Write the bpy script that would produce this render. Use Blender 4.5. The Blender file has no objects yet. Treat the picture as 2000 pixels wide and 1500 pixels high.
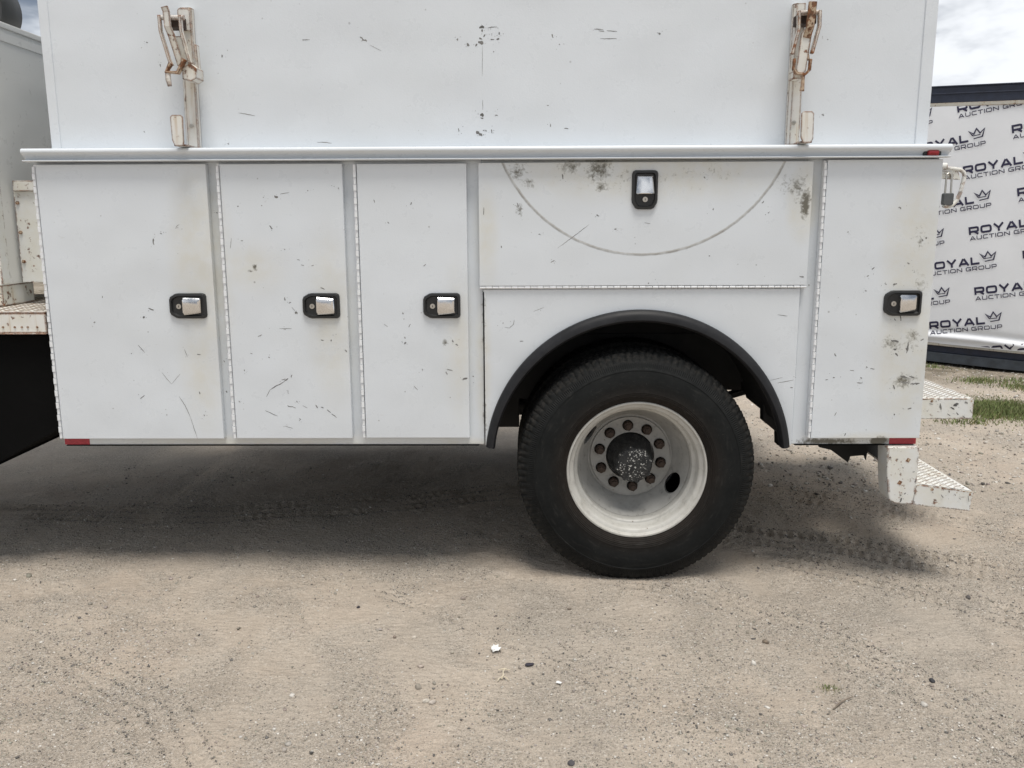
import bpy, bmesh, math, random
import numpy as np
from mathutils import Vector, Matrix

R = math.radians
random.seed(7)
rng = np.random.default_rng(7)
scene = bpy.context.scene
COL = scene.collection

# ------------------------------------------------------------------ camera
FOCAL_PX, PITCH, YAW, ROLL = 1690.0, R(10.73), R(-0.75), R(-0.235)
cam_data = bpy.data.cameras.new('camera')
cam_data.sensor_fit = 'HORIZONTAL'
cam_data.sensor_width = 36.0
cam_data.lens = 36.0 * FOCAL_PX / 2000.0
cam_data.clip_start = 0.05
cam_data.clip_end = 3000.0
camera = bpy.data.objects.new('camera', cam_data)
COL.objects.link(camera)
fw = Vector((math.sin(YAW) * math.cos(PITCH), math.cos(YAW) * math.cos(PITCH), -math.sin(PITCH)))
rt0 = Vector((math.cos(YAW), -math.sin(YAW), 0))
up0 = rt0.cross(fw)
rt = rt0 * math.cos(ROLL) + up0 * math.sin(ROLL)
up = up0 * math.cos(ROLL) - rt0 * math.sin(ROLL)
camera.matrix_world = Matrix(((rt.x, up.x, -fw.x, 0.0), (rt.y, up.y, -fw.y, -3.60),
                              (rt.z, up.z, -fw.z, 1.56), (0, 0, 0, 1)))
scene.camera = camera

# ------------------------------------------------------------------ sun
SUN_DIR = Vector((0.09, -0.27, 1.0)).normalized()
sun_data = bpy.data.lights.new('sun', 'SUN')
sun_data.energy = 3.3
sun_data.angle = R(24.0)
sun_data.color = (1.0, 0.95, 0.88)
sun = bpy.data.objects.new('sun', sun_data)
COL.objects.link(sun)
sun.rotation_euler = (-SUN_DIR).to_track_quat('-Z', 'Y').to_euler()
sun.location = (0, 0, 20)

# ------------------------------------------------------------------ node helper
class NT:
    def __init__(self, tree):
        self.t = tree
        tree.nodes.clear()
    def n(self, typ, ins=None, out=0, **props):
        nd = self.t.nodes.new(typ)
        for k, v in props.items():
            setattr(nd, k, v)
        for k, v in (ins or {}).items():
            s = nd.inputs[k]
            if isinstance(v, bpy.types.NodeSocket):
                self.t.links.new(v, s)
            else:
                s.default_value = v
        return nd.outputs[out] if len(nd.outputs) else None
    def math(self, op, a, b=0.0, clamp=False):
        return self.n('ShaderNodeMath', {0: a, 1: b}, operation=op, use_clamp=clamp)
    def vmath(self, op, a, b=(0, 0, 0), out=0):
        return self.n('ShaderNodeVectorMath', {0: a, 1: b}, out, operation=op)
    def mix(self, f, a, b, blend='MIX'):
        nd = self.t.nodes.new('ShaderNodeMix')
        nd.data_type = 'RGBA'
        nd.blend_type = blend
        for k, v in ((0, f), (6, a), (7, b)):
            s = nd.inputs[k]
            if isinstance(v, bpy.types.NodeSocket):
                self.t.links.new(v, s)
            else:
                s.default_value = (*v, 1.0) if k and len(v) == 3 else v
        return nd.outputs[2]
    def noise(self, vec, scale, detail=3.0, rough=0.55, dist=0.0, out=0):
        return self.n('ShaderNodeTexNoise', {'Vector': vec, 'Scale': scale, 'Detail': detail, 'Roughness': rough, 'Distortion': dist}, out)
    def voro(self, vec, scale, out=0, feature='F1', rnd=1.0):
        return self.n('ShaderNodeTexVoronoi', {'Vector': vec, 'Scale': scale, 'Randomness': rnd}, out, feature=feature)
    def rng(self, v, a, b, c=0.0, d=1.0, smooth=False):
        return self.n('ShaderNodeMapRange', {0: v, 1: a, 2: b, 3: c, 4: d}, interpolation_type='SMOOTHSTEP' if smooth else 'LINEAR', clamp=True)
    def scale(self, vec, s):
        return self.n('ShaderNodeMapping', {'Vector': vec, 'Scale': s})
    def bump(self, h, strength, dist, normal=None):
        ins = {'Height': h, 'Strength': strength, 'Distance': dist}
        if normal is not None:
            ins['Normal'] = normal
        return self.n('ShaderNodeBump', ins)
    def pos(self):
        return self.n('ShaderNodeNewGeometry')
    def finish(self, color, rough, metallic=0.0, normal=None, spec=0.5, coat=0.0):
        ins = {'Base Color': color if isinstance(color, bpy.types.NodeSocket) else (*color, 1.0), 'Roughness': rough,
               'Metallic': metallic, 'Specular IOR Level': spec}
        if coat:
            ins['Coat Weight'] = coat
            ins['Coat Roughness'] = 0.2
        if normal is not None:
            ins['Normal'] = normal
        b = self.n('ShaderNodeBsdfPrincipled', ins)
        self.n('ShaderNodeOutputMaterial', {'Surface': b})

def new_mat(name):
    m = bpy.data.materials.new(name)
    m.use_nodes = True
    return m, NT(m.node_tree)

# ------------------------------------------------------------------ sky: broken overcast
CLOUD_X = 14.11
world = bpy.data.worlds.new('World')
scene.world = world
world.use_nodes = True
w = NT(world.node_tree)
sky = w.n('ShaderNodeTexSky', sky_type='NISHITA', sun_disc=False, sun_elevation=math.asin(SUN_DIR.z),
          sun_rotation=math.atan2(SUN_DIR.x, SUN_DIR.y), air_density=1.0, dust_density=2.0)
d = w.n('ShaderNodeTexCoord')
d = w.n('ShaderNodeMapping', {'Vector': d, 'Scale': (1.0, 1.0, 2.2), 'Location': (CLOUD_X, 0.0, 0.1)})
n1 = w.noise(d, 2.3, 6.0, 0.55, 0.3)
n2 = w.noise(d, 7.0, 5.0, 0.55, 0.2)
cl = w.math('ADD', w.math('MULTIPLY', n1, 0.75), w.math('MULTIPLY', n2, 0.25))
grey = w.rng(cl, 0.43, 0.555, 0.0, 1.0, True)
cloud = w.mix(grey, (2.0, 2.4, 3.1), (9.8, 10.1, 10.5))
hole = w.rng(w.noise(d, 1.3, 3.0), 0.58, 0.72, 0.0, 0.35)
col = w.mix(hole, cloud, sky)
bg = w.n('ShaderNodeBackground', {'Color': col, 'Strength': 0.1})
w.n('ShaderNodeOutputWorld', {'Surface': bg})

# ------------------------------------------------------------------ exposure
scene.view_settings.view_transform = 'Standard'
scene.view_settings.look = 'None'
scene.view_settings.exposure = 0.0
scene.view_settings.gamma = 1.0
scene.view_settings.use_curve_mapping = False
scene.render.engine = 'CYCLES'
scene.cycles.use_denoising = True
scene.cycles.max_bounces = 8

# ------------------------------------------------------------------ materials
def blob(t, P, cx, cz, rx, rz):
    v = t.vmath('MULTIPLY', t.vmath('SUBTRACT', P, (cx, 0, cz)), (1 / rx, 0, 1 / rz))
    return t.math('SUBTRACT', 1.0, t.vmath('LENGTH', v, out=1), True)

def add_all(t, L):
    s = L[0]
    for q in L[1:]:
        s = t.math('MAXIMUM', s, q)
    return s

FILM = [(-1.33, 1.38, .17, .55, .8), (-1.36, .95, .13, .4, .55), (-1.12, 1.37, .2, .16, .5), (-0.80, 1.15, .14, .5, .6),
        (-0.27, 1.05, .09, .5, .5), (1.60, 1.40, .16, .45, .8), (1.61, 1.0, .2, .45, .8), (0.5, 1.75, .75, .16, .75), (1.14, 1.63, .09, .2, 1.0),
        (-0.15, 1.5, .07, .3, .6), (-0.17, .95, .05, .4, .7), (1.5, .62, .3, .06, 1.0), (-1.2, .612, 1.1, .040, .6), (-.3, .612, .5, .035, .5)]
GRIME = [(.31, 1.755, .11, .085, 1.0), (.20, 1.77, .10, .05, .9), (.32, 1.69, .06, .05, .8), (-.02, 1.75, .085, .07, .85), (.02, 1.71, .05, .05, .7),
         (1.145, 1.62, .035, .10, 1.25), (1.12, 1.68, .075, .12, .8), (.75, 1.74, .35, .08, .45), (-.01, 1.60, .04, .05, .7), (1.06, 1.70, .1, .1, .55),
         (1.60, .89, .12, .06, .75), (1.55, 1.045, .13, .07, .65), (1.62, 1.47, .08, .10, .6), (1.62, 1.07, .10, .13, .6), (1.64, 1.28, .07, .14, .6),
         (-1.11, 1.372, .02, .025, 1.0), (-1.13, 1.355, .02, .015, .9), (-.325, 1.055, .03, .035, .8), (1.32, .617, .22, .03, 1.2), (1.53, .62, .07, .04, 1.6),
         (-0.165, 1.15, .02, .3, .7), (-.165, .78, .018, .2, .7), (.45, 1.72, .75, .12, .42)]

def paint(name, base=(0.660, 0.698, 0.735), film=True, arc=False, speck=0.5):
    m, t = new_mat(name)
    P = t.pos()
    c = t.mix(t.rng(t.noise(P, 2.2, 4.0), 0.4, 0.75, 0, .5), base, tuple(x * f for x, f in zip(base, (.955, .95, .93))))
    n_mid = t.noise(P, 14.0, 4.0, 0.6)
    n_fine = t.noise(P, 62.0, 6.0, 0.70, .4)
    if film:
        fs = add_all(t, [t.math('MULTIPLY', blob(t, P, *b[:4]), b[4]) for b in FILM])
        ff = t.math('MULTIPLY', t.math('MULTIPLY', t.rng(fs, 0, .55, 0, 1, True), t.rng(n_mid, .3, .62, .35, 1)), .55)
        c = t.mix(ff, c, (.60, .575, .48))
        gs = add_all(t, [t.math('MULTIPLY', blob(t, P, *b[:4]), b[4]) for b in GRIME])
        gt = t.math('ADD', t.math('MULTIPLY', n_fine, .75), t.math('MULTIPLY', n_mid, .45))
        gm = t.rng(t.math('ADD', gt, t.math('MULTIPLY', gs, .44)), .80, 1.0, 0, .9)
        gm = t.math('MULTIPLY', gm, t.rng(gs, .02, .12))
        c = t.mix(gm, c, (.095, .086, .060))
    # fine stone chips
    vd = t.voro(P, 26.0)
    vr = t.voro(P, 26.0, 1)
    rr = t.n('ShaderNodeSeparateColor', {0: vr})
    size = t.math('MULTIPLY', t.math('POWER', rr, 9.0), .13)
    sp = t.rng(t.math('SUBTRACT', size, t.math('ADD', vd, t.math('MULTIPLY', n_fine, .06))), -.05, -.01, 0, speck)
    c = t.mix(sp, c, (.16, .155, .14))
    # faint rubs in random directions
    wv = t.noise(t.scale(P, (8, 1, 60)), 2.0, 3.0, .6, 1.2)
    c = t.mix(t.rng(wv, .68, .76, 0, .22), c, (.42, .42, .40))
    if arc:
        q = t.vmath('LENGTH', t.vmath('MULTIPLY', t.vmath('SUBTRACT', P, (.487, 0, 2.04)), (1, 0, 1)), out=1)
        wob = t.math('MULTIPLY', t.math('SUBTRACT', t.noise(P, 30.0, 3.0), .5), .006)
        dd = t.math('ABSOLUTE', t.math('SUBTRACT', t.math('ADD', q, wob), .622))
        line = t.rng(dd, .0030, .0070, 1, 0)
        line = t.math('MULTIPLY', line, t.rng(t.noise(P, 22.0, 3.0), .32, .6, .35, .9))
        c = t.mix(line, c, (.27, .265, .25))
        line2 = t.rng(t.math('ABSOLUTE', t.math('SUBTRACT', q, .619)), .0008, .0016, .55, 0)
        c = t.mix(line2, c, (.62, .61, .57))
    h = t.math('ADD', t.math('MULTIPLY', t.noise(P, 1.7, 2.0), 1.0), t.math('MULTIPLY', t.noise(P, 160.0, 2.0), .012))
    nrm = t.bump(h, 0.5, 0.045)
    rough = t.rng(n_mid, .3, .7, .24, .40)
    t.finish(c, rough, 0, nrm, .45)
    return m

def rusty(name, base=(.66, .65, .60), amount=1.0, rad=.006, spots=.5, streaks=True, emin=.25):
    m, t = new_mat(name)
    P = t.pos()
    geo = t.n('ShaderNodeNewGeometry', out=1)
    bev = t.n('ShaderNodeBevel', {'Radius': rad}, samples=4)
    edge = t.math('SUBTRACT', 1.0, t.vmath('DOT_PRODUCT', geo, bev, out=1))
    n = t.noise(P, 38.0, 5.0, .65)
    n2 = t.noise(P, 11.0, 4.0, .6)
    c = t.mix(t.rng(n2, .35, .7), base, tuple(x * f for x, f in zip(base, (.93, .90, .82))))
    e = t.rng(t.math('MULTIPLY', edge, t.rng(n, .36 if emin else .47, .58, emin, 3.0)), .008, .060, 0, amount)
    s = t.rng(t.math('ADD', n, t.math('MULTIPLY', n2, .5)), .93 - .12 * spots, 1.0 - .12 * spots, 0, .9)
    rust = t.mix(t.rng(t.noise(P, 70.0, 4.0), .35, .65), (.055, .024, .014), (.23, .085, .03))
    if streaks:
        st = t.noise(t.scale(P, (60, 60, 4)), 1.0, 3.0, .5)
        c = t.mix(t.rng(st, .58, .75, 0, .5 * amount), c, (.42, .27, .13))
    msk = t.math('MAXIMUM', e, s)
    c = t.mix(msk, c, rust)
    nrm = t.bump(t.math('ADD', n, t.math('MULTIPLY', msk, -.6)), .25, .003)
    t.finish(c, t.rng(msk, 0, 1, .45, .9), 0, nrm, .4)
    return m

def plain(name, color, rough, metallic=0.0, vary=.25, scale=12.0, bump=.15, spec=.5):
    m, t = new_mat(name)
    P = t.pos()
    n = t.noise(P, scale, 5.0, .6)
    c = t.mix(t.rng(n, .3, .7), tuple(x * (1 - vary) for x in color), tuple(min(1, x * (1 + vary)) for x in color))
    nrm = t.bump(t.noise(P, scale * 6, 3.0), bump, .003)
    t.finish(c, t.rng(n, .3, .7, max(.02, rough - .08), rough + .08), metallic, nrm, spec)
    return m

def tyre_mat():
    m, t = new_mat('tyre_rubber')
    P = t.n('ShaderNodeTexCoord', out=3)
    rad = t.vmath('LENGTH', t.vmath('MULTIPLY', P, (1, 0, 1)), out=1)
    n = t.noise(P, 9.0, 5.0, .6)
    n2 = t.noise(P, 60.0, 4.0, .6)
    c = t.mix(t.rng(n, .3, .7), (.0075, .0085, .0088), (.0135, .0145, .0145))
    ring = t.math('MULTIPLY', t.rng(rad, .30, .40, 1, 0, True), t.rng(n, .3, .7, .5, 1))
    c = t.mix(ring, c, (.021, .0165, .0135))
    dusty = t.math('MULTIPLY', t.rng(rad, .46, .50), t.rng(n2, .45, .7))
    c = t.mix(t.math('MULTIPLY', dusty, .5), c, (.075, .068, .06))
    fine = t.math('MULTIPLY', t.rng(t.noise(P, 150.0, 2.0), .66, .75, 0, .35), t.rng(n, .45, .6))
    c = t.mix(fine, c, (.10, .095, .085))
    sx = t.n('ShaderNodeSeparateXYZ', {0: P})
    sz = t.n('ShaderNodeSeparateXYZ', {0: P}, 2)
    ang = t.math('ARCTAN2', sz, sx)
    serr = t.math('MULTIPLY', t.math('SINE', t.math('MULTIPLY', ang, 330.0)), t.math('MULTIPLY', t.rng(rad, .447, .452), t.rng(rad, .466, .471, 1, 0)))
    rings = t.math('MULTIPLY', t.math('SINE', t.math('MULTIPLY', rad, 900.0)), t.math('MULTIPLY', t.rng(rad, .305, .312), t.rng(rad, .34, .345, 1, 0)))
    swirl = t.noise(t.n('ShaderNodeCombineXYZ', {0: t.math('MULTIPLY', rad, 60.0), 1: t.math('MULTIPLY', ang, 5.0), 2: 0.0}), 1.0, 5.0, .65)
    c = t.mix(t.rng(swirl, .56, .72, 0, .45), c, (.045, .043, .040))
    hh = t.math('ADD', t.math('MULTIPLY', serr, .5), t.math('MULTIPLY', rings, .35))
    nrm = t.bump(hh, .7, .003)
    nrm = t.bump(t.math('ADD', n2, t.math('MULTIPLY', t.noise(P, 260.0), .5)), .2, .002, nrm)
    t.finish(c, t.rng(n2, .3, .7, .6, .85), 0, nrm, .14)
    return m

def hub_mat():
    m, t = new_mat('chipped_black_paint')
    P = t.pos()
    front = t.rng(t.n('ShaderNodeSeparateXYZ', {0: t.n('ShaderNodeNewGeometry', out=1)}, 1), -.9, -.6, 1, .10)
    sp = t.math('MULTIPLY', t.rng(t.math('ADD', t.noise(P, 130.0, 2.0, .5), t.math('MULTIPLY', t.noise(P, 28.0, 2.0), .35)), .78, .83), front)
    c = t.mix(t.rng(t.noise(P, 30.0, 4.0), .4, .7), (.016, .017, .018), (.035, .036, .036))
    c = t.mix(sp, c, (.55, .55, .52))
    nrm = t.bump(t.noise(P, 140.0, 4.0, .6), .6, .004)
    t.finish(c, .55, 0, nrm, .4)
    return m

def ground_mat():
    m, t = new_mat('packed_dirt')
    P = t.pos()
    n0 = t.noise(P, .9, 5.0, .6)
    n1 = t.noise(P, 4.5, 6.0, .62, .4)
    n2 = t.noise(P, 60.0, 5.0, .68)
    n3 = t.noise(P, 150.0, 4.0, .72)
    big = t.noise(P, 2.3, 5.0, .6, .8)
    patch = t.math('ADD', t.math('MULTIPLY', big, .6), t.math('MULTIPLY', n1, .4))
    grit = t.rng(patch, .42, .60, .28, 1.0, True)             # loose gritty ground against smooth packed sand
    c = t.mix(t.rng(n1, .36, .66), (.505, .428, .348), (.618, .535, .443))
    c = t.mix(t.rng(n0, .45, .66, 0, .55), c, (.450, .408, .352))
    c = t.mix(t.rng(n0, .44, .32, 0, .55), c, (.560, .455, .365))
    c = t.mix(t.math('MULTIPLY', t.rng(n2, .44, .66, 0, .6), grit), c, (.330, .290, .240))
    c = t.mix(t.math('MULTIPLY', t.rng(n3, .53, .66, 0, .75), t.rng(grit, 0, 1, .25, 1)), c, (.215, .190, .160))
    c = t.mix(t.math('MULTIPLY', t.rng(n3, .48, .36, 0, .75), grit), c, (.76, .70, .62))
    # short dark dashes: crumbs, and small crease shadows put into the colour
    cr = t.noise(t.scale(P, (22, 48, 22)), 1.0, 5.0, .7, .6)
    c = t.mix(t.math('MULTIPLY', t.rng(cr, .63, .72, 0, .5), t.rng(grit, 0, 1, .45, 1)), c, (.185, .162, .135))
    # single grains
    for sc, thr, colr, f in ((240.0, .90, (.11, .10, .09), .85), (300.0, .88, (.78, .74, .67), .9), (120.0, .91, (.12, .11, .10), .85), (95.0, .95, (.72, .68, .62), .85)):
        rr = t.n('ShaderNodeSeparateColor', {0: t.voro(P, sc, 1)})
        vd = t.voro(P, sc)
        g = t.math('MULTIPLY', t.math('GREATER_THAN', rr, thr), t.rng(vd, .32, .46, f, 0))
        c = t.mix(t.math('MULTIPLY', g, grit), c, colr)
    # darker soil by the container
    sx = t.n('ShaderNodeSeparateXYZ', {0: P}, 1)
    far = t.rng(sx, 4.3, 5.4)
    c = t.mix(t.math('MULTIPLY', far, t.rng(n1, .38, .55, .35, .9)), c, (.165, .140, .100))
    h = t.math('ADD', t.math('MULTIPLY', n2, 1.0), t.math('MULTIPLY', t.noise(P, 190.0, 4.0, .6), .55))
    h = t.math('ADD', t.math('MULTIPLY', h, t.rng(grit, 0, 1, .45, 1.1)), t.math('MULTIPLY', cr, -.9))
    nrm = t.bump(h, 1.0, .018)
    t.finish(c, .93, 0, nrm, .2)
    return m

def attr_mat(name, rough, spec=.3, translucent=False):
    m, t = new_mat(name)
    a = t.n('ShaderNodeAttribute', attribute_name='Col')
    P = t.pos()
    c = t.mix(t.rng(t.noise(P, 120.0, 3.0), .3, .7, 0, .35), a, (.25, .23, .2))
    t.finish(c, rough, 0, None, spec)
    return m

M = dict(
    paint=paint('white_paint'), paint_arc=paint('white_paint_worn', arc=True), paint_cab=paint('cabinet_paint', base=(.71, .71, .685), film=False), paint_box=paint('white_paint_box', film=False, speck=.35),
    hinge=plain('hinge_paint', (.78, .80, .82), .4, vary=.05, scale=30.0),
    rust=rusty('rusty_white_paint', (.71, .71, .69), 1.0, .009, .34), rust_more=rusty('rusty_cream_paint', (.69, .685, .655), 1.0, .010, .72),
    rust_dark=rusty('rusted_steel', (.50, .40, .30), 1.0, .006, 1.55), bumper=rusty('chipped_bumper_paint', (.71, .72, .71), 1.0, .008, .38, False, 0.0),
    tread_plate=rusty('worn_tread_plate', (.26, .235, .20), 1.0, .004, .9), hole_shade=plain('shaded_hole_brown', (.045, .028, .020), .85, vary=.5, scale=40.0),  # the last, dark brown, is the painted shade of the clamp holes
    black=plain('black_plastic', (.016, .017, .018), .42, vary=.2, bump=.08), rubber=plain('black_rubber', (.017, .0175, .0195), .5, vary=.3, bump=.12, spec=.22),
    chassis=plain('chassis_black', (.012, .012, .012), .75), deep_black=plain('flat_black', (.004, .004, .004), .95, spec=.1),  # the second is a plain near-black colour
    chrome=plain('chrome', (.70, .70, .70), .16, 1.0, .08, 20.0, .05), steel=plain('zinc_steel', (.50, .48, .44), .38, 1.0),
    lug=plain('rusty_lug_steel', (.060, .040, .030), .6, .3, .5, 60.0, .5), rim=None, tyre=tyre_mat(), hub=hub_mat(),
    red=plain('red_lens', (.27, .012, .018), .18, vary=.3, scale=60.0), red_tape=plain('red_reflective_tape', (.36, .030, .045), .35, vary=.25, scale=90.0),
    navy=plain('navy_container_paint', (.018, .024, .045), .5, vary=.3), slate=plain('slate_container_paint', (.052, .062, .075), .6, vary=.3),
    banner=plain('white_vinyl', (.80, .82, .85), .5, vary=.05, scale=1.5, bump=.05), ink=plain('navy_print', (.020, .018, .055), .5, vary=.1),
    frame_metal=rusty('weathered_rail', (.50, .485, .44), .7, .008, .6), ground=ground_mat(), stone=attr_mat('stone', .9), grass=attr_mat('grass', .75),
    mark=plain('paint_chip_grey', (.150, .148, .142), .7, vary=.75, scale=9.0), grey_lock=plain('padlock_grey', (.10, .105, .11), .5, .4, .3),
    paper=plain('white_paper', (.82, .82, .80), .7, vary=.05), straw=plain('dry_straw', (.62, .55, .42), .8), twig=plain('grey_twig', (.16, .13, .10), .85),
    scrap=plain('dark_scrap', (.035, .032, .045), .6, vary=.5), dirt_smear=plain('black_drum', (.030, .031, .030), .5, vary=.3),
)
def rim_mat(name, ca_, cb_, dirt):
    m, t = new_mat(name)
    P = t.pos()
    n = t.noise(P, 16.0, 5.0, .62)
    c = t.mix(t.rng(n, .35, .7), ca_, cb_)
    c = t.mix(t.math('MULTIPLY', t.rng(t.noise(P, 45.0, 5.0, .7), .52, .70), t.rng(n, .42, .62, .05, dirt)), c, (.12, .115, .105))
    rr = t.n('ShaderNodeSeparateColor', {0: t.voro(P, 70.0, 1)})
    g = t.math('MULTIPLY', t.math('GREATER_THAN', rr, .98), t.rng(t.voro(P, 70.0), .16, .26, .9, 0))
    c = t.mix(g, c, (.12, .08, .05))
    t.finish(c, .5, 0, t.bump(n, .15, .004), .4)
    return m
M['disc'] = rim_mat('dusty_shaded_disc_paint', (.40, .395, .375), (.33, .325, .305), .7)  # grey holds brake dust and also the dish's shade, put into the colour
M['rim'] = rim_mat('wheel_rim_paint', (.50, .495, .465), (.43, .42, .385), .45)

# ------------------------------------------------------------------ mesh helper
class MB:
    def __init__(self):
        self.v, self.f = [], []
    def add(self, vs, fs):
        o = len(self.v)
        self.v += [tuple(p) for p in vs]
        self.f += [tuple(i + o for i in f) for f in fs]
        return self
    def box(self, x0, x1, y0, y1, z0, z1):
        return self.add([(x, y, z) for z in (z0, z1) for y in (y0, y1) for x in (x0, x1)],
                        [(0, 2, 3, 1), (4, 5, 7, 6), (0, 1, 5, 4), (2, 6, 7, 3), (0, 4, 6, 2), (1, 3, 7, 5)])
    def bar(self, a, b, wx, wy, upv=(0, 1, 0)):
        a, b, upv = Vector(a), Vector(b), Vector(upv)
        dd = (b - a).normalized()
        s = dd.cross(upv)
        s = s.normalized() if s.length > 1e-5 else Vector((1, 0, 0))
        u = s.cross(dd)
        vs = [p + s * (i * wx / 2) + u * (j * wy / 2) for p in (a, b) for i, j in ((-1, -1), (1, -1), (1, 1), (-1, 1))]
        return self.add(vs, [(0, 1, 2, 3), (7, 6, 5, 4), (0, 4, 5, 1), (1, 5, 6, 2), (2, 6, 7, 3), (3, 7, 4, 0)])
    def strip(self, pts, wx, wy):
        """flat bar bent along a polyline in the XZ plane (pts are x,y,z); wx in plane, wy along Y."""
        n = len(pts)
        P = [Vector(p) for p in pts]
        vs = []
        for i in range(n):
            dd = (P[min(i + 1, n - 1)] - P[max(i - 1, 0)])
            s = Vector((dd.z, 0, -dd.x)).normalized()
            for a, b in ((-1, -1), (1, -1), (1, 1), (-1, 1)):
                vs.append(P[i] + s * (a * wx / 2) + Vector((0, b * wy / 2, 0)))
        fs = [(0, 1, 2, 3), tuple(4 * (n - 1) + k for k in (3, 2, 1, 0))]
        for i in range(n - 1):
            for k in range(4):
                a, b = 4 * i + k, 4 * i + (k + 1) % 4
                fs.append((b, a, a + 4, b + 4))
        return self.add(vs, fs)
    def tube(self, pts, r, n=10, cap=True):
        P = [Vector(p) for p in pts]
        rs = r if isinstance(r, (list, tuple)) else [r] * len(P)
        vs, fs = [], []
        prev = None
        for i, p in enumerate(P):
            dd = (P[min(i + 1, len(P) - 1)] - P[max(i - 1, 0)]).normalized()
            if prev is None:
                a = dd.orthogonal().normalized()
            else:
                a = (prev - dd * prev.dot(dd)).normalized()
            prev = a
            b = dd.cross(a)
            for k in range(n):
                th = 2 * math.pi * k / n
                vs.append(p + (a * math.cos(th) + b * math.sin(th)) * rs[i])
        for i in range(len(P) - 1):
            for k in range(n):
                k2 = (k + 1) % n
                fs.append((i * n + k, i * n + k2, (i + 1) * n + k2, (i + 1) * n + k))
        if cap:
            fs.append(tuple(range(n - 1, -1, -1)))
            fs.append(tuple(range((len(P) - 1) * n, len(P) * n)))
        return self.add(vs, fs)
    def prism(self, poly, a0, a1, axis='Y'):
        """poly in (x,z) for axis Y or (y,z) for axis X, extruded from a0 to a1."""
        n = len(poly)
        mk = (lambda p, a: (p[0], a, p[1])) if axis == 'Y' else ((lambda p, a: (a, p[0], p[1])) if axis == 'X' else (lambda p, a: (p[0], p[1], a)))
        vs = [mk(p, a0) for p in poly] + [mk(p, a1) for p in poly]
        fs = [tuple(range(n)), tuple(range(2 * n - 1, n - 1, -1))]
        fs += [(i, i + n, (i + 1) % n + n, (i + 1) % n) for i in range(n)]
        return self.add(vs, fs)
    def loft(self, loops, cap0=True, cap1=True):
        n = len(loops[0])
        vs = [p for L in loops for p in L]
        fs = []
        for i in range(len(loops) - 1):
            for k in range(n):
                k2 = (k + 1) % n
                fs.append((i * n + k, i * n + k2, (i + 1) * n + k2, (i + 1) * n + k))
        if cap0:
            fs.append(tuple(range(n - 1, -1, -1)))
        if cap1:
            fs.append(tuple(range((len(loops) - 1) * n, len(loops) * n)))
        return self.add(vs, fs)
    def lathe(self, prof, n, closed=False, mod=None):
        """prof of (r, y) turned about the local Y axis."""
        vs, fs = [], []
        m = len(prof)
        for k in range(n):
            th = 2 * math.pi * k / n
            for i, (r, y) in enumerate(prof):
                if mod:
                    r, y = mod(i, k, r, y)
                vs.append((r * math.cos(th), y, r * math.sin(th)))
        for k in range(n):
            k2 = (k + 1) % n
            for i in range(m if closed else m - 1):
                i2 = (i + 1) % m
                fs.append((k * m + i, k * m + i2, k2 * m + i2, k2 * m + i))
        return self.add(vs, fs)
    def build(self, name, mat, parent=None, bevel=0.0, smooth=0.0, loc=None, segs=2):
        me = bpy.data.meshes.new(name)
        me.from_pydata(self.v, [], self.f)
        bm = bmesh.new()
        bm.from_mesh(me)
        bmesh.ops.recalc_face_normals(bm, faces=bm.faces)
        bm.to_mesh(me)
        bm.free()
        me.materials.append(mat)
        if smooth:
            me.polygons.foreach_set('use_smooth', [True] * len(me.polygons))
            me.set_sharp_from_angle(angle=R(smooth))
        o = bpy.data.objects.new(name, me)
        COL.objects.link(o)
        if parent:
            o.parent = parent
        if loc:
            o.location = loc
        if bevel:
            b = o.modifiers.new('bevel', 'BEVEL')
            b.width = bevel
            b.segments = segs
            b.limit_method = 'ANGLE'
            b.angle_limit = R(40)
            b.harden_normals = False
        return o

def empty(name, loc=(0, 0, 0), parent=None):
    o = bpy.data.objects.new(name, None)
    o.empty_display_size = .1
    COL.objects.link(o)
    o.location = loc
    if parent:
        o.parent = parent
    return o

def tag(o, label=None, category=None, group=None, kind=None):
    for k, v in (('label', label), ('category', category), ('group', group), ('kind', kind)):
        if v:
            o[k] = v
    return o

# ================================================================== ground
def vnoise(x, y, s, seed):
    x = np.asarray(x) * s
    y = np.asarray(y) * s
    xi, yi = np.floor(x).astype(np.int64), np.floor(y).astype(np.int64)
    fx, fy = x - xi, y - yi
    fx, fy = fx * fx * (3 - 2 * fx), fy * fy * (3 - 2 * fy)
    def h(a, b):
        q = (a * 374761393 + b * 668265263 + seed * 982451653) & 0xffffffff
        q = ((q ^ (q >> 13)) * 1274126177) & 0xffffffff
        return ((q ^ (q >> 16)) & 0xffff) / 65535.0
    return (h(xi, yi) * (1 - fx) + h(xi + 1, yi) * fx) * (1 - fy) + (h(xi, yi + 1) * (1 - fx) + h(xi + 1, yi + 1) * fx) * fy - .5

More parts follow.
